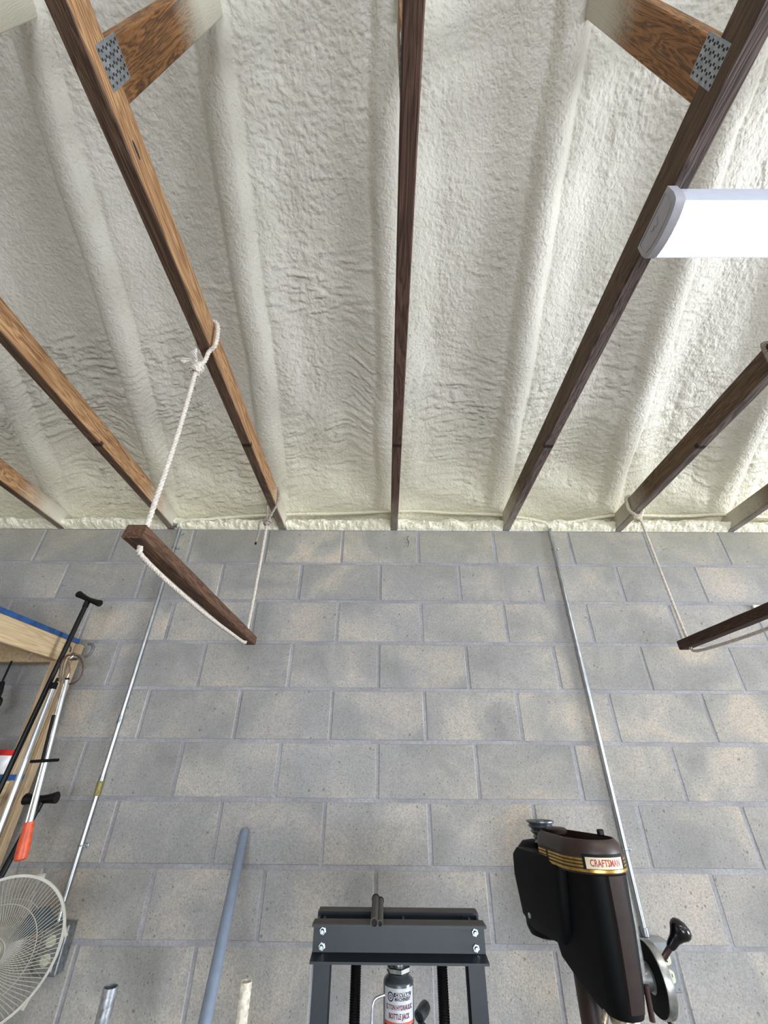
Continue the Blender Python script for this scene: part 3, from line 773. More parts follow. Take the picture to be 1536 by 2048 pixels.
k = M(); k.lathe([(0, .0008), (.006, .0006), (.008, 0)], (0, 0, 0), (1, 0, 0), 14); k.v = [(XS+v[0], kt.y+v[1], kt.z+v[2]*1.9) for v in k.v]; k.obj('knot', MAT['chordC'], sh, label='dark oval knot in the rail')
# red and white carton on the second shelf
c0 = at(-8, 1530, y=1.80); m = M(); m.box((c0.x-.10, 1.68, zt2+.0195), (c0.x+.025, 1.83, at(10, 1500, y=1.80).z), .002)
cart = m.obj('carton', MAT['inkw'], smooth=0); tag(cart, 'red and white carton on the lower shelf at the left edge', 'carton')
zt_ = at(10, 1500, y=1.80).z; m = M(); m.box((c0.x-.101, 1.679, zt_-.018), (c0.x+.026, 1.831, zt_+.001), .001); m.obj('red_band', MAT['redbox'], cart, 0, label='red top band')
# black cable-winder end at far left
c1 = at(-10, 1395, y=1.85); m = M()
m.tube(smooth_path([c1+V((0, 0, .06)), c1+V((.010, 0, .02)), c1+V((.010, 0, .0)), c1+V((.026, 0, -.012)), c1+V((.024, 0, -.035)), c1+V((.004, 0, -.05))], 5), .010, 10)
m.tube([c1+V((0, 0, .06)), V((c1.x, c1.y, zt1-.09))], .004, 8)
tag(m.obj('hanging_hook', MAT['blackm']), 'black hooked piece hanging below the top shelf at the left edge', 'hook')

# ------------------------------------------------------------------ hook, canes and poles on the shelf post
yh = 1.80
H = lambda px, py, y=yh: at(px, py, y=y)
hk = M(); hk.tube(smooth_path([H(140, 1304, 1.84), H(142, 1297, 1.83), H(139, 1292, 1.84)], 4), .0035, 8)
hk.tube(smooth_path([H(138, 1318, 1.86), H(150, 1318), H(166, 1316), H(178, 1309), H(186, 1298), H(184, 1289), H(176, 1288)], 6), .0058, 10)
tag(hk.obj('storage_hook', MAT['vinyl']), 'grey vinyl-coated hook curling out from the top of the shelf post', 'hook')
def cane(top, bot, hl, hr, label, r=.0095, hr_=.012):
    t = thing('walking_cane', bot, label, 'cane', None); m = M()
    m.tube([bot, top], [r*.92, r], 14); m.obj('shaft', MAT['black'], t)
    m = M(); T_ = V(top); ax = (V(top)-V(bot)).normalized()
    m.tube(smooth_path([T_-ax*.035, T_-ax*.012, T_+ax*.004], 4), [r*1.25, r*1.2, r*1.2, r*1.2, r*1.2, r*1.25, r*1.3, r*1.4, r*1.6], 12)
    P = smooth_path([hl, V(hl).lerp(V(hr), .22)-ax*.002, V(hl).lerp(V(hr), .5)-ax*.004, V(hl).lerp(V(hr), .78)-ax*.002, hr], 5)
    n = len(P); m.tube(P, [hr_*(1.25 if i in (0, n-1) else 1.35-0.45*math.sin(PI*i/(n-1))) for i in range(n)], 14)
    m.obj('handle', MAT['black'], t); 
    f = M(); f.tube([bot, V(bot)+ax*.04], r*1.5, 12); f.obj('rubber_tip', MAT['blackm'], t)
    return t
A = at(177, 1199, x=-1.335); B = at(4, 1568, x=-1.352)
dirn = (B-A).normalized(); Bf = A+dirn*((A.z-0.01)/-dirn.z)
cane(A, Bf, at(157, 1188, y=A.y), at(200, 1207, y=A.y-.01), 'black T-handled walking cane leaning across the end of the pine rail', hr_=.0115)
A = at(84, 1600, y=1.80); B = at(2, 1752, y=1.74); dirn = (B-A).normalized(); Bf = A+dirn*((A.z-0.01)/-dirn.z)
cane(A, Bf, at(51, 1598, y=1.80), at(114, 1595, y=1.80), 'second black cane with its handle low behind the red-handled pole', hr_=.0145)
# reaching poles
def pole(label, top, bot, r, name='reaching_pole'):
    t = thing(name, bot, label, 'pole', None); m = M(); m.tube([bot, top], r, 16); m.obj('tube', MAT['alu'], t); return t
y1 = 1.745
T1 = H(108, 1372, y1); B1 = H(0, 1655, y1-.02); d1 = (B1-T1).normalized(); B1 = T1+d1*0.95
p1 = pole('thick bright aluminium pole hanging left of the red-handled one', T1, B1, .0098)
m = M(); m.tube([T1-d1*.012, T1+d1*.012], .0112, 14); m.tube(smooth_path([T1-d1*.01, T1-d1*.03+V((.004, 0, 0))], 3), .005, 8); m.obj('end_cap', MAT['blackm'], p1)
m = M(); m.tube(smooth_path([H(118, 1363, y1), H(120, 1340, y1+.02), H(124, 1322, y1+.03), H(134, 1311, y1+.035), H(148, 1307, y1+.03), H(162, 1313, y1+.03), H(170, 1322, y1+.03), H(172, 1336, y1+.03)], 5), .0028, 8); m.obj('wire_hook', MAT['steel'], p1)
m = M(); m.tube(smooth_path([H(120, 1334, y1+.02), H(128, 1316, y1+.02), H(142, 1310, y1+.02), H(158, 1314, y1+.02), H(166, 1330, y1+.02), H(163, 1350, y1+.02), H(152, 1364, y1+.02), H(138, 1368, y1+.02)], 5), .0030, 8); m.obj('leather_loop', MAT['copper'], p1, label='brown cord loop')
y2 = 1.72
T2 = H(134, 1358, y2); B2 = H(60, 1646, y2); d2 = (B2-T2).normalized()
p2 = pole('slim aluminium pole with an orange-red grip at its lower end', T2, B2, .0080)
m = M(); m.tube([T2-d2*.003, T2+d2*.004], .0086, 12); m.obj('end_cap', MAT['blackm'], p2)
m = M(); m.tube([H(128, 1368, y2-.012), H(52, 1646, y2-.006)], .0026, 8); m.tube(smooth_path([H(128, 1368, y2-.012), H(130, 1340, y2), H(138, 1318, y2+.03), H(152, 1309, y2+.03), H(166, 1314, y2+.02), H(174, 1332, y2+.02)], 5), .0026, 8)
m.tube(smooth_path([T2, H(140, 1340, y2), H(137, 1322, y2+.02), H(146, 1312, y2+.03)], 5), .0026, 8); m.obj('wire_hook', MAT['steel'], p2)
m = M(); g0 = H(59, 1644, y2); g1 = H(40, 1722, y2); ax = (g1-g0); L_ = ax.length
m.lathe([(.0, 0), (.0150, .0), (.0155, .01), (.0160, L_*.3), (.0185, L_*.55), (.0190, L_*.85), (.0175, L_*.95), (.012, L_*.99), (0, L_)], g0, ax, 20); m.obj('grip', MAT['orange'], p2, label='orange-red rubber grip')
m = M(); m.tube([g1, H(31, 1760, y2)], .0022, 6); m.obj('cord', MAT['vinyl'], p2)
# T-bar
y3 = 1.70
tb = thing('tee_bar', H(96, 1470, y3), 'thin black rod with a crossbar hanging in front of the slim pole', 'tool')
m = M(); m.tube([H(107, 1430, y3), H(85, 1519, y3)], .0052, 10); m.obj('sleeve', MAT['blackm'], tb)
m = M(); m.tube([H(62, 1523, y3-.012), H(117, 1520, y3-.012)], .0050, 10); m.obj('crossbar', MAT['blackm'], tb)
m = M(); m.tube(smooth_path([H(107, 1430, y3), H(118, 1385, y3+.01), H(124, 1345, y3+.03), H(130, 1318, y3+.06), H(146, 1306, y3+.08), H(158, 1312, y3+.07)], 5), .0024, 8); m.obj('wire_hook', MAT['steel'], tb)

# ------------------------------------------------------------------ pedestal fan
FC = at(-14, 1903, y=1.62); N = V((.40, -.90, .05)).normalized(); Ux = V((0, 0, 1)).cross(N).normalized(); Uz = N.cross(Ux)
if Ux.x < 0: pass
fan = thing('pedestal_fan', (FC.x, FC.y, 0), 'cream pedestal fan with round wire guard at the bottom left corner', 'fan')
FR = 0.160
def fp(r, a, d): return FC+(Ux*math.cos(a)+Uz*math.sin(a))*r+N*d
def guard(name, sgn, depth, nw, twist):
    m = M(); n = 10
    for i in range(nw):
        a0 = 2*PI*i/nw; P = []
        for j in range(n+1):
            t_ = j/n; r = 0.033+(FR-0.004-0.033)*t_
            P.append(fp(r, a0+twist*math.sin(t_*PI/2), sgn*(0.004+depth*(1-t_**2.6))))
        m.tube(P, .0009, 4, caps=False)
    for rr in (0.102,):
        t_ = (rr-0.033)/(FR-0.037); m.tube([fp(rr, 2*PI*i/48, sgn*(0.0045+depth*(1-t_**2.6))) for i in range(48)], .0013, 6, closed=True)
    m.tube([fp(0.034, 2*PI*i/32, sgn*(0.004+depth)) for i in range(32)], .0022, 6, closed=True)
    return m.obj(name, MAT['cream'], fan, 60)
g = guard('front_guard', 1, .042, 96, .35); guard('rear_guard', -1, .050, 60, -.25)
m = M(); m.lathe([(FR-.0035, -.006), (FR+.0035, -.006), (FR+.0035, .006), (FR-.0035, .006), (FR-.0035, -.006)], FC, N, 64); m.obj('rim', MAT['cream'], fan)
for a in (1.25, 0.15, -.75, 2.6, 4.0):
    m = M(); c = fp(FR+.003, a, 0); tdir = (fp(FR, a+.05, 0)-c).normalized(); m.tube([c-tdir*.012, c+tdir*.012], .0065, 6); m.obj('rim_clip', MAT['cream'], fan)
m = M(); m.lathe([(.033, .042), (.035, .046), (.033, .051), (.028, .052), (.028, .045)], FC, N, 40); m.obj('hub_ring', MAT['greyp'], fan)
m = M(); m.lathe([(.028, .044), (.028, .049), (.025, .052), (0, .054)], FC, N, 40); m.obj('hub_badge', MAT['badge'], fan, label='pale yellow round hub badge')
m = M()
for b in range(3):
    ring = []; n = 9
    for j in range(n+1):
        r = .026+(.108)*j/n; wd = .40+.35*math.sin(PI*j/n*.9)
        ring.append([fp(r, 2*PI*b/3+.3+wd*s_*.8, (s_-.5)*.032*(1-.4*j/n)+e*.0012) for s_ in (0, .25, .5, .75, 1) for e in (1,)]+[fp(r, 2*PI*b/3+.3+wd*s_*.8, (s_-.5)*.032*(1-.4*j/n)-.0012) for s_ in (1, .75, .5, .25, 0)])
    m2 = M(); m2.loft(ring); m2.obj('blade', MAT['fanblade'], fan)
m = M(); m.lathe([(.0, .025), (.028, .022), (.030, -.02), (.028, -.03)], FC, N, 24); m.obj('blade_hub', MAT['fanblade'], fan)
m = M(); m.lathe([(.040, -.052), (.054, -.062), (.054, -.11), (.040, -.145), (0, -.15)], FC, N, 28); m.obj('motor_housing', MAT['cream'], fan)
hb = FC-N*.11; m = M(); m.tube([V((hb.x, hb.y, hb.z-.05)), V((hb.x, hb.y, hb.z-.13))], .026, 16); m.obj('neck', MAT['cream'], fan)
m = M(); m.tube([V((hb.x, hb.y, hb.z-.12)), V((hb.x, hb.y, .03))], .014, 16); m.obj('pole', MAT['chrome'], fan)
m = M(); m.lathe([(.20, 0), (.20, .012), (.17, .028), (.04, .036), (.022, .07)], (hb.x, hb.y, 0), (0, 0, 1), 40); m.obj('base', MAT['cream'], fan)

# ------------------------------------------------------------------ tubes standing at the bottom
def open_tube(name, top, bot, r, mat, label, cat='pipe', wall_=.0025, prof=None):
    t = thing(name, bot, label, cat); ax = V(top)-V(bot); L_ = ax.length
    P = prof or [(r, 0), (r, L_)]
    m = M(); m.lathe(P+[(r-wall_, L_), (r-wall_, L_-.25), (0, L_-.25)], bot, ax, 32); m.obj('tube', mat, t)
    return t
a = at(222, 1973, y=1.63); open_tube('steel_pipe', a, (a.x, a.y+.02, 0), .0185, MAT['chrome'], 'shiny steel pipe standing upright at bottom left, open end up')
a = at(489, 1664, y=1.955); b = at(409, 2048, y=1.59); d_ = (b-a).normalized(); bf = a+d_*((a.z-.02)/-d_.z)
open_tube('pvc_pipe', a, bf, .0167, MAT['pvc'], 'long blue-grey plastic pipe leaning against the block wall')
a = at(493, 1962, y=1.67); L_ = a.z; 
pr = [(.0158+.0006*math.sin(i*2.1), L_*0.0+ i*L_/240) for i in range(241)]
wt = open_tube('wrapped_tube', a, (a.x, a.y, 0), .0158, MAT['wrap'], 'off-white ribbed tube standing upright between the blue-grey pipe and the press', 'tube', .003, pr)

# ------------------------------------------------------------------ shop press
YF, YW, YB2, YBF = 1.20, 1.238, 1.292, 1.328
pr_ = thing('shop_press', (0.03, 1.265, 0), 'dark blue-grey steel workshop press frame standing at bottom centre', 'press')
zT = at(800, 1851, y=YF).z; zB = at(800, 1931, y=YF).z
xl = at(624, 1851, y=YF).x; xr = at(973, 1857, y=YF).x
def channel(yweb, ylip, z0, z1, x0, x1, th=.005):
    m = M(); s = 1 if ylip > yweb else -1
    ring = [(yweb, z0), (ylip, z0), (ylip, z0+th*.8), (yweb+s*th, z0+th*1.8), (yweb+s*th, z1-th*1.8), (ylip, z1-th*.8), (ylip, z1), (yweb, z1)]
    m.loft([[V((x, y, z)) for y, z in ring] for x in (x0, x1)]); return m
channel(YW, YF, zB, zT, xl, xr).obj('front_beam', MAT['press'], pr_, 25)
channel(YB2, YBF, zB, zT, xl, xr).obj('rear_beam', MAT['press'], pr_, 25)
m = M(); m.box((xl+.0005, YF, zT+.0002), (xr-.0005, YW, zT+.001)); m.box((xl+.0005, YB2, zT+.0002), (xr-.0005, YBF, zT+.001)); m.obj('dusty_flange_top', MAT['presst'], pr_, 0, label='dusty top flanges')
for bx1 in (xl+.020, xr-.020):
    for bz in (zT-.017, zB+.018):
        m = M(); m.lathe([(.0095, 0), (.0095, .002)], (bx1, YW, bz), (0, -1, 0), 20)
        m.lathe([(.0075, .002), (.0075, .008), (.0065, .009)], (bx1, YW, bz), (0, -1, 0), 6)
        m.lathe([(.0042, .009), (.0042, .014), (.0032, .016), (0, .016)], (bx1, YW, bz), (0, -1, 0), 12)
        m.obj('bolt', MAT['zinc'], pr_)
for s, lx in ((1, xl+.004), (-1, xr-.004)):
    m = M(); w_ = .034; th = .004
    x_o = lx; x_i = lx+s*w_
    ring = [(x_o, YW+.001), (x_i, YW+.001), (x_i, YW+.001+th), (x_o+s*th, YW+.001+th), (x_o+s*th, YB2-.001-th), (x_i, YB2-.001-th), (x_i, YB2-.001), (x_o, YB2-.001)]
    ring = [(x_o, YW+.001), (x_i, YW+.001), (x_i, YB2-.001), (x_i-s*th, YB2-.001), (x_i-s*th, YW+.001+th), (x_o, YW+.001+th)] if False else ring
    m.loft([[V((x, y, z)) for x, y in ring] for z in (0.02, zT-.004)]); m.obj('upright', MAT['press'], pr_, 25)
    m = M(); m.box((lx-.02, 1.02, 0), (lx+s*.034+.02 if s > 0 else lx+.02, 1.50, .02), .002); m.obj('foot', MAT['press'], pr_, 0)
# spacer webs between the beams
for px in (648, 807, 940):
    x = at(px, 1838, y=1.265).x; m = M(); m.box((x-.0022, YW+.0005, zT-.03), (x+.0022, YB2-.0005, zT-.006)); m.obj('spacer', MAT['presst'], pr_, 0)
m = M(); m.box((xl+.06, YW+.001, zB+.002), (xr-.06, YB2-.001, zB+.008)); m.obj('top_plate', MAT['press'], pr_, 0)
# lower bolster and table
bz = at(800, 2048, y=1.26).z-.045
channel(YW, YF, bz-.07, bz, xl+.03, xr-.03).obj('lower_bolster', MAT['press'], pr_, 25)
channel(YB2, YBF, bz-.07, bz, xl+.03, xr-.03).obj('lower_bolster', MAT['press'], pr_, 25)
channel(YW, YF-.02, .42, .50, xl-.02, xr+.02).obj('work_table', MAT['press'], pr_, 25); channel(YB2, YBF+.02, .42, .50, xl-.02, xr+.02).obj('work_table', MAT['press'], pr_, 25)
for px in (712, 884):
    x = at(px, 1935, y=1.262).x; P = []; n = 40; top = zB; bot = bz-.01
    for i in range(n*12): a = 2*PI*i/12; P.append(V((x+math.cos(a)*.0095, 1.262+math.sin(a)*.0095, top-(top-bot)*i/(n*12))))
    m = M(); m.tube(P, .0021, 5); m.tube([(x, 1.262, top), (x, 1.262, bot)], .0075, 12)
    m.obj('return_spring', MAT['black'], pr_, 60)

# short tubes lying on top
for (px, r, dy) in ((751.5, .0085, 0), (763, .0066, .003)):
    x = at(px, 1840, y=1.175).x; z0 = zT+r+.001
    t = thing('short_tube', (x, 1.25, z0), 'thicker short steel tube lying across the top of the press' if r > .008 else 'thinner short steel tube lying across the top of the press', 'tube')
    a = V((x-.003, 1.175+dy, z0)); b = V((x-.003, 1.335+dy-.01*(r < .008), z0+.004)); ax = b-a; L_ = ax.length
    m = M(); m.lathe([(r-.0025, .16), (r-.0025, 0), (r, 0), (r, L_), (r-.0025, L_), (r-.0025, .16)], a, ax, 24); m.obj('barrel', MAT['presst'], t)
    m = M(); m.lathe([(r-.0024, L_-.002), (r+.0012, L_-.002), (r+.0012, L_+.003), (r-.0024, L_+.003), (r-.0024, L_-.002)], a, ax, 24); m.obj('end_ring', MAT['blackm'], t)
    m = M(); m.lathe([(r-.0027, .004), (0, .0045)], a, ax, 24); m.obj('bore', MAT['slot'], t)

# bottle jack
JC = at(797, 1990, y=1.262); jx, jy = JC.x, 1.262; JR = .0315
zl = at(797, 1978, y=jy-JR).z      # top of the label
zn = at(797, 1952, y=jy-.02).z     # nut
jk = thing('bottle_jack', (jx, jy, bz), 'gunmetal bottle jack with a printed label standing inside the press', 'jack')
m = M(); m.lathe([(JR, bz+.0), (JR, zl+.003), (JR-.002, zl+.0065), (JR-.008, zl+.011), (.021, zl+.0135), (.020, zl+.0155)], (jx, jy, 0), (0, 0, 1), 48); m.obj('cylinder', MAT['jack'], jk)
m = M(); m.lathe([(.0235, zl+.0157), (.0245, zl+.0165), (.0245, zl+.0242), (.0235, zl+.0255), (.012, zl+.026)], (jx, jy, 0), (0, 0, 1), 6, ref=(.25, -1, 0)); m.obj('hex_nut', MAT['castal'], jk, 20)
m = M(); m.lathe([(.0245, zl+.0160), (.0258, zl+.0163), (.0258, zl+.0172), (.0245, zl+.0175), (.0245, zl+.0160)], (jx, jy, 0), (0, 0, 1), 6, ref=(.25, -1, 0))
m.lathe([(.0245, zl+.0238), (.0257, zl+.0242), (.0257, zl+.0252), (.0245, zl+.0256), (.0245, zl+.0238)], (jx, jy, 0), (0, 0, 1), 6, ref=(.25, -1, 0)); m.obj('nut_edge', MAT['black'], jk, 20)
m = M(); m.lathe([(.012, zl+.026), (.012, zB-.0055), (.020, zB-.005), (.020, zB-.0005)], (jx, jy, 0), (0, 0, 1), 24); m.obj('ram', MAT['castal'], jk)
def cylmap(cx, cy_, R_, th0, z0):
    def fn(u, v, h):
        a = th0+u/R_; return V((cx+math.sin(a)*(R_+h), cy_-math.cos(a)*(R_+h), z0+v))
    return fn
th0 = math.atan2(0-jx, jy)*1.0
th0 = 0.02
def cyl_patch(cx, cy_, R_, th0, u0, u1, z0, z1, mat, name, par, h=.0004, **kw):
    m = M(); n = 16; fn = cylmap(cx, cy_, R_, th0, 0); vs = []
    for i in range(n+1):
        u = u0+(u1-u0)*i/n; vs += [fn(u, z0, h), fn(u, z1, h)]
    m.add(vs, [(2*i, 2*i+2, 2*i+3, 2*i+1) for i in range(n)]); return m.obj(name, mat, par, 60, **kw)
hw = JR*1.12
lab = cyl_patch(jx, jy, JR, th0, -hw, hw, bz+.001, zl, MAT['label'], 'printed_label', jk)
fn = lambda dv: cylmap(jx, jy, JR+.0006, th0, zl-dv)
def jt(body, size, dv, u, mat, name, sq=1.0, sp=1.0):
    m = M(); f0 = fn(dv); text(m, body, size, lambda a, b, h: f0(a+u, b, h), .0002, sp, sq); m.obj(name, mat, lab, 0)
cyl_patch(jx, jy, JR, th0, -.011, .027, zl-.0115, zl-.0058, MAT['inkb'], 'name_band', lab, .0006)
jt('CENTRAL', .0062, .0088, .008, MAT['inkw'], 'lettering', 1.0, 1.25)
jt('MACHINERY', .0070, .0150, .008, MAT['inkb'], 'lettering', 0.88)
jt('12 TON HYDRAULIC', .0098, .0265, 0, MAT['inkd'], 'lettering', 0.66)
jt('BOTTLE JACK', .0104, .0385, 0, MAT['inkd'], 'lettering', 0.70)
m = M(); f0 = fn(.0120)
for (ra, rb) in ((.0052, .0070), (.0018, .0030)):
    for i in range(24):
        a0, a1 = 2*PI*i/24, 2*PI*(i+1)/24
        m.add([f0(-.0185+math.cos(t)*r, math.sin(t)*r, .0002) for t, r in ((a0, ra), (a1, ra), (a1, rb), (a0, rb))], [(0, 1, 2, 3)])
m.obj('round_emblem', MAT['inkb'], lab, 0)
cyl_patch(jx, jy, JR, th0, -hw, hw, zl-.0500, zl-.0465, MAT['inko'], 'orange_stripe', lab, .0006)
cyl_patch(jx, jy, JR, th0, -hw, hw, zl-.0535, zl-.0505, MAT['inkd'], 'red_stripe', lab, .0006)
cyl_patch(jx, jy, JR, th0, -hw, hw, bz+.001, zl-.0540, MAT['inkb'], 'black_panel', lab, .0006)
for dv in (.0562, .0590, .0618): cyl_patch(jx, jy, JR, th0, -hw*.75, hw*.75, zl-dv-.0005, zl-dv+.0005, MAT['inkt'], 'small_print', lab, .0008)
m = M(); hp = [at(772, 1989, y=jy-.012), at(760, 1993, y=jy-.014), at(751, 1998, y=jy-.016), at(746, 2008, y=jy-.018), at(744, 2030, y=jy-.018), at(743, 2075, y=jy-.018)]
m.tube(smooth_path(hp, 5), .0026, 10); m.obj('release_rod', MAT['chrome'], jk)
a = at(838, 2034, y=1.262); b = at(852, 2012, y=1.285)
m = M(); ax = b-a; L_ = ax.length; m.lathe([(.0085, .02), (.0085, 0), (.0112, 0), (.0118, L_*.7), (.0105, L_), (0, L_+.001)], a, ax, 24); hs = m.obj('handle_socket', MAT['jack'], jk)
m = M(); m.lathe([(.0084, .003), (0, .0035)], a, ax, 20); m.obj('bore', MAT['slot'], hs)
m = M(); m.tube([a+V((0.006, 0, -.008)), a+V((-.01, 0, -.09))], .008, 12); m.obj('pump_arm', MAT['jack'], jk)

# ------------------------------------------------------------------ drill press
CC = V((.540, 1.60, 0)); ang = math.radians(17); Fv = V((math.sin(ang), -math.cos(ang), 0)); Sv = V((math.cos(ang), math.sin(ang), 0))
def Lp(a, b, c): return CC+Fv*a+Sv*b+V((0, 0, c))
dp = thing('drill_press', CC, 'old brown and black drill press with a cream badge at bottom right', 'drill press')
m = M(); m.tube([Lp(0, 0, 0.02), Lp(0, 0, 1.18)], .0300, 28); m.obj('column', MAT['dpguard'], dp, 35, label='brown round column')
m = M(); m.box((-.11, -.13, 0), (.11, .22, .03), .01, T=Matrix.Translation(CC) @ Matrix.Rotation(ang, 4, 'Z') @ Matrix.Rotation(PI, 4, 'Z')); m.obj('base', MAT['dpblack'], dp)
m = M(); m.box((-.11, -.02, .66), (.11, .26, .685), .008, T=Matrix.Translation(CC) @ Matrix.Rotation(ang, 4, 'Z') @ Matrix.Rotation(PI, 4, 'Z')); m.obj('work_table', MAT['dpblack'], dp)
def ringL(a0, a1, b0, b1, c, rf=.03, rr=.02, n=5, sh=0):
    """rounded plan rectangle; a = forward, b = sideways"""
    P = []
    for (ca, cb, r, st) in ((a1-rf, b1-rf, rf, 0), (a0+rr, b1-rr, rr, 1), (a0+rr, b0+rr, rr, 2), (a1-rf, b0+rf, rf, 3)):
        for i in range(n+1):
            t = (st+i/n)*PI/2; P.append(Lp(ca+math.cos(t)*r if st in (0, 3) else ca+math.cos(t)*r, cb+math.sin(t)*r, c))
    return P
# head casting (flanks black with their shade painted in): tall body round the column tapering down to the quill
m = M()
secs = [(1.036, .088, .168, -.040, .040, .036), (1.048, .066, .172, -.045, .045, .040), (1.065, .030, .175, -.049, .049, .042), (1.10, -.030, .180, -.053, .053, .042), (1.15, -.045, .185, -.056, .056, .042), (1.20, -.05, .190, -.058, .058, .042), (1.26, -.055, .193, -.060, .060, .042), (1.300, -.060, .195, -.062, .062, .042)]
m.loft([ringL(a0, a1, b0, b1, c, rf, .02) for c, a0, a1, b0, b1, rf in secs]); m.obj('head_casting', MAT['dpblack'], dp, 40)
# brown front strip, proud of the casting
m = M(); P = []
for (c, a1, hw_) in ((1.050, .174, .024), (1.11, .183, .025), (1.2, .193, .026), (1.300, .198, .027)):
    P.append([Lp(a1-.012, -hw_, c), Lp(a1+.0015, -hw_*.8, c), Lp(a1+.003, 0, c), Lp(a1+.0015, hw_*.8, c), Lp(a1-.012, hw_, c), Lp(a1-.03, hw_*.8, c), Lp(a1-.03, -hw_*.8, c)])
m.loft(P); m.obj('front_panel', MAT['dpbrown'], dp, 30, label='brown front strip')
m = M(); P = []
for (c, a1) in ((1.11, .165), (1.2, .172), (1.300, .175)):
    P.append([Lp(a1-.03, .040, c), Lp(a1+.004, .034, c), Lp(a1+.008, .046, c), Lp(a1-.004, .060, c), Lp(a1-.03, .064, c)])
m.loft(P); m.obj('side_panel', MAT['castal'], dp, 30, label='bare metal edge of the front')
# quill and nose
m = M(); m.lathe([(.030, 1.038), (.034, 1.030), (.033, 1.020), (.026, 1.014), (.026, .96), (.018, .95), (.018, .91), (.010, .89), (0, .89)], Lp(.125, 0, 0), (0, 0, 1), 28); m.obj('quill', MAT['grease'], dp)
m = M(); m.lathe([(.008, 0), (.013, .004), (.013, .012), (.009, .016), (.009, .03)], Lp(.16, .048, 1.022), (0, 0, -1), 12); m.obj('stop_nut', MAT['grease'], dp)
m = M(); m.tube([Lp(.16, .052, 1.09), Lp(.16, .048, 1.03)], .0065, 10); m.obj('stop_rod', MAT['rod'], dp)
# motor: upright cylinder behind the column, lumpy black housing
m = M(); m.lathe([(.030, 1.100), (.052, 1.108), (.060, 1.125), (.062, 1.20), (.062, 1.29), (.056, 1.315), (.040, 1.33), (.014, 1.335)], Lp(-.155, .005, 0), (0, 0, 1), 32); m.obj('motor', MAT['dpblack'], dp)
m = M(); 
m.loft([ringL(-.135, .02, -.075, -.035, c, .02, .02) if False else ringL(a0, a1, b0, b1, c, .018, .018) for c, a0, a1, b0, b1 in ((1.13, -.13, .02, -.065, -.03), (1.16, -.16, .05, -.078, -.03), (1.25, -.17, .07, -.085, -.03), (1.30, -.165, .08, -.085, -.03), (1.318, -.15, .06, -.078, -.03))])
m.obj('motor_mount', MAT['dpblack'], dp, 40)
m = M(); m.lathe([(.006, 0), (.007, .004), (.004, .006)], Lp(-.10, -.082, 1.165), -Sv, 8); m.obj('mount_bolt', MAT['zinc'], dp)
# stepped pulley on the motor shaft
pz = at(1083, 1660, y=1.74).z; PL = at(1081, 1650, y=1.70)
m = M(); pr2 = [(.010, -.045), (.026, -.045), (.020, -.038), (.030, -.031), (.025, -.024), (.035, -.017), (.030, -.010), (.041, -.003), (.035, .003), (.044, .009), (.044, .012), (.040, .0125), (.034, .006), (.012, .004), (.012, .012), (0, .012)]
m.lathe(pr2, PL, (0, 0, 1), 40); m.obj('step_pulley', MAT['pulley'], dp, 25)
m = M(); m.tube([V((PL.x, PL.y, PL.z-.045)), V((PL.x, PL.y, 1.32))], .008, 12); m.obj('motor_shaft', MAT['rod'], dp)
# belt guard: teardrop plan, round at the front
def gplan(c, grow=0, n=26):
    Rf = .087+grow; Rr = .066+grow; af, ar = .112, -.012; P = []
    for i in range(n):
        t = -PI/2-0.15+(PI+0.3)*i/(n-1); P.append(Lp(af+math.cos(t)*Rf, math.sin(t)*Rf, c))
    for i in range(n//2):
        t = PI/2+0.15+(PI-0.3)*i/(n//2-1); P.append(Lp(ar+math.cos(t)*Rr, math.sin(t)*Rr, c))
    return P
m = M(); m.loft([gplan(1.301, -.002), gplan(1.306), gplan(1.343), gplan(1.362, -.004), gplan(1.372, -.014), gplan(1.372, -.018), gplan(1.355, -.018)])
bgd = m.obj('belt_guard', MAT['dpguard'], dp, 35, label='dark brown belt guard')
m = M(); m.lathe([(.030, 0), (.032, .010), (.026, .014), (.0, .015)], Lp(-.02, 0, 1.366), (0, 0, 1), 24); m.obj('guard_boss', MAT['dpguard'], bgd)
m = M(); c = Lp(.10, .064, 1.37); m.box((-.010, -.006, 0), (.010, .006, .016), .003, T=Matrix.Translation(c) @ Matrix.Rotation(ang, 4, 'Z')); m.obj('guard_latch', MAT['blackm'], bgd)
# curved strips on the round front
RG = .087
def gfn(th, c, h):    # th: angle round the front, 0 = straight forward, + towards Sv
    if th < -PI/2-.15:
        k = -(th+PI/2+.15)*RG; a0, b0 = .112+math.cos(-PI/2-.15)*(RG+h), math.sin(-PI/2-.15)*(RG+h)
        return Lp(a0-k*.99, b0+k*.13, c)
    return Lp(.112+math.cos(th)*(RG+h), math.sin(th)*(RG+h), c)
def gstrip(t0, t1, z0, z1, h, mat, name, par, n=30, tp=0.0, **kw):
    m = M(); vs = []; fs = []
    for i in range(n+1):
        t = t0+(t1-t0)*i/n
        zz0, zz1 = z0(t) if callable(z0) else z0, z1(t) if callable(z1) else z1
        vs += [gfn(t, zz0, -.001), gfn(t, zz0, h), gfn(t, zz1, h), gfn(t, zz1, -.001)]
    for i in range(n):
        for k in range(4): fs.append((4*i+k, 4*i+(k+1) % 4, 4*i+4+(k+1) % 4, 4*i+4+k))
    fs += [(0, 1, 2, 3), (4*n+3, 4*n+2, 4*n+1, 4*n)]
    m.add(vs, fs); return m.obj(name, mat, par, 30, **kw)
gold = gstrip(-3.15, 1.5, 1.306, 1.312, .0030, MAT['gold'], 'brass_band', bgd)
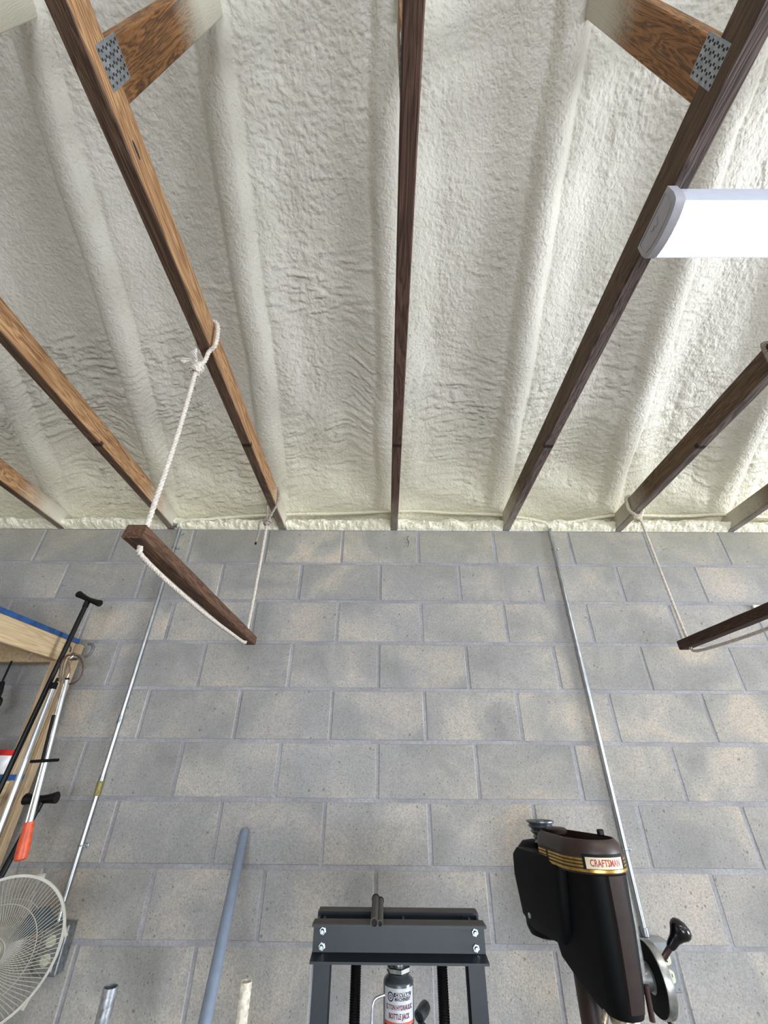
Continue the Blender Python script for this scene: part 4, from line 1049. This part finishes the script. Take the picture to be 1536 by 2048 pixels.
for i in range(3):
    z = 1.3155+i*.0072
    gstrip(-2.45, -.80, z, z+.0042, .0022, MAT['gold'], 'brass_rib', bgd)
    gstrip(-3.12, -2.62, z, z+.0042, .0022, MAT['gold'], 'brass_rib', bgd)
    gstrip(.50, 1.45, z, z+.0042, .0022, MAT['gold'], 'brass_rib', bgd)
gstrip(-3.14, -.70, 1.312, 1.338, .0010, MAT['goldd'], 'rib_backing', bgd)
gstrip(-.88, .44, 1.310, 1.3435, .0026, MAT['blackm'], 'badge_frame', bgd)
bd = gstrip(-.80, .36, 1.3135, 1.3375, .0036, MAT['bcream'], 'badge', bgd, label='cream badge with red lettering')
m = M(); text(m, 'CRAFTSMAN', .0205, lambda u, v, h: gfn(-.22+u/RG, 1.3255+v, .0037+h), .0002, 1.05, 0.66); m.obj('lettering', MAT['red'], bd, 0)
# feed wheel, hub and handles
WC = Lp(.112, .112, 1.083); Wd = V((math.cos(math.radians(2)), math.sin(math.radians(2)), 0))

m = M(); m.lathe([(.024, -.060), (.024, -.006), (.030, -.002), (.062, .002), (.069, .000), (.071, .004), (.071, .020), (.066, .022), (.030, .012), (.018, .014), (.018, .024), (0, .024)], WC, Wd, 48); m.obj('feed_wheel', MAT['castal'], dp, 35)
m = M(); m.lathe([(.030, -.0035), (.061, .0005), (.068, -.0012), (.068, -.0004), (.030, -.0028), (.030, -.0035)], WC, Wd, 48); m.obj('wheel_inner_face', MAT['dpblack'], dp, 35)
hd = (at(1362, 1855, y=1.62)-at(1318, 1930, y=1.62)).normalized()
h0 = at(1316, 1934, y=WC.y+.01); h1 = at(1343, 1890, y=WC.y-.01); h2 = at(1360, 1858, y=WC.y-.02); ax = h2-h0
m = M(); m.tube([h0-ax*.15, h1], .0068, 14); m.obj('handle_arm', MAT['rod'], dp)
m = M(); L_ = (h2-h1).length; m.lathe([(.0085, -.008), (.0110, 0), (.0125, L_*.35), (.017, L_*.6), (.0235, L_*.85), (.0250, L_*1.02), (.0225, L_*1.22), (.014, L_*1.36), (0, L_*1.42)], h1, ax, 28); m.obj('handle_knob', MAT['bake'], dp, 60, label='glossy black bakelite knob')
m = M(); a2 = at(1334, 2035, y=WC.y+.01); b2_ = at(1372, 2095, y=WC.y+.02); m.tube([a2, b2_], .0062, 12); m.obj('handle_arm', MAT['rod'], dp)
m = M(); m.lathe([(.008, 0), (.024, .035), (.022, .05), (0, .06)], b2_, b2_-a2, 20); m.obj('handle_knob', MAT['bake'], dp, 60)
# quill lock lever under the head
a = at(1206, 1970, y=1.50); b = at(1216, 2000, y=1.49); c = at(1208, 2048, y=1.48)
m = M(); m.tube(smooth_path([a, b, b+(c-b)*.3, c], 5), [.008, .010, .012, .012, .011, .010, .0085, .008, .008, .008, .008, .0075, .0075, .0075, .0075, .007], 12); m.obj('lock_lever', MAT['grease'], dp)
# dusty smudge where paint chipped
print('SCENE BUILT', sum(len(o.data.polygons) for o in bpy.data.objects if o.type == 'MESH'))
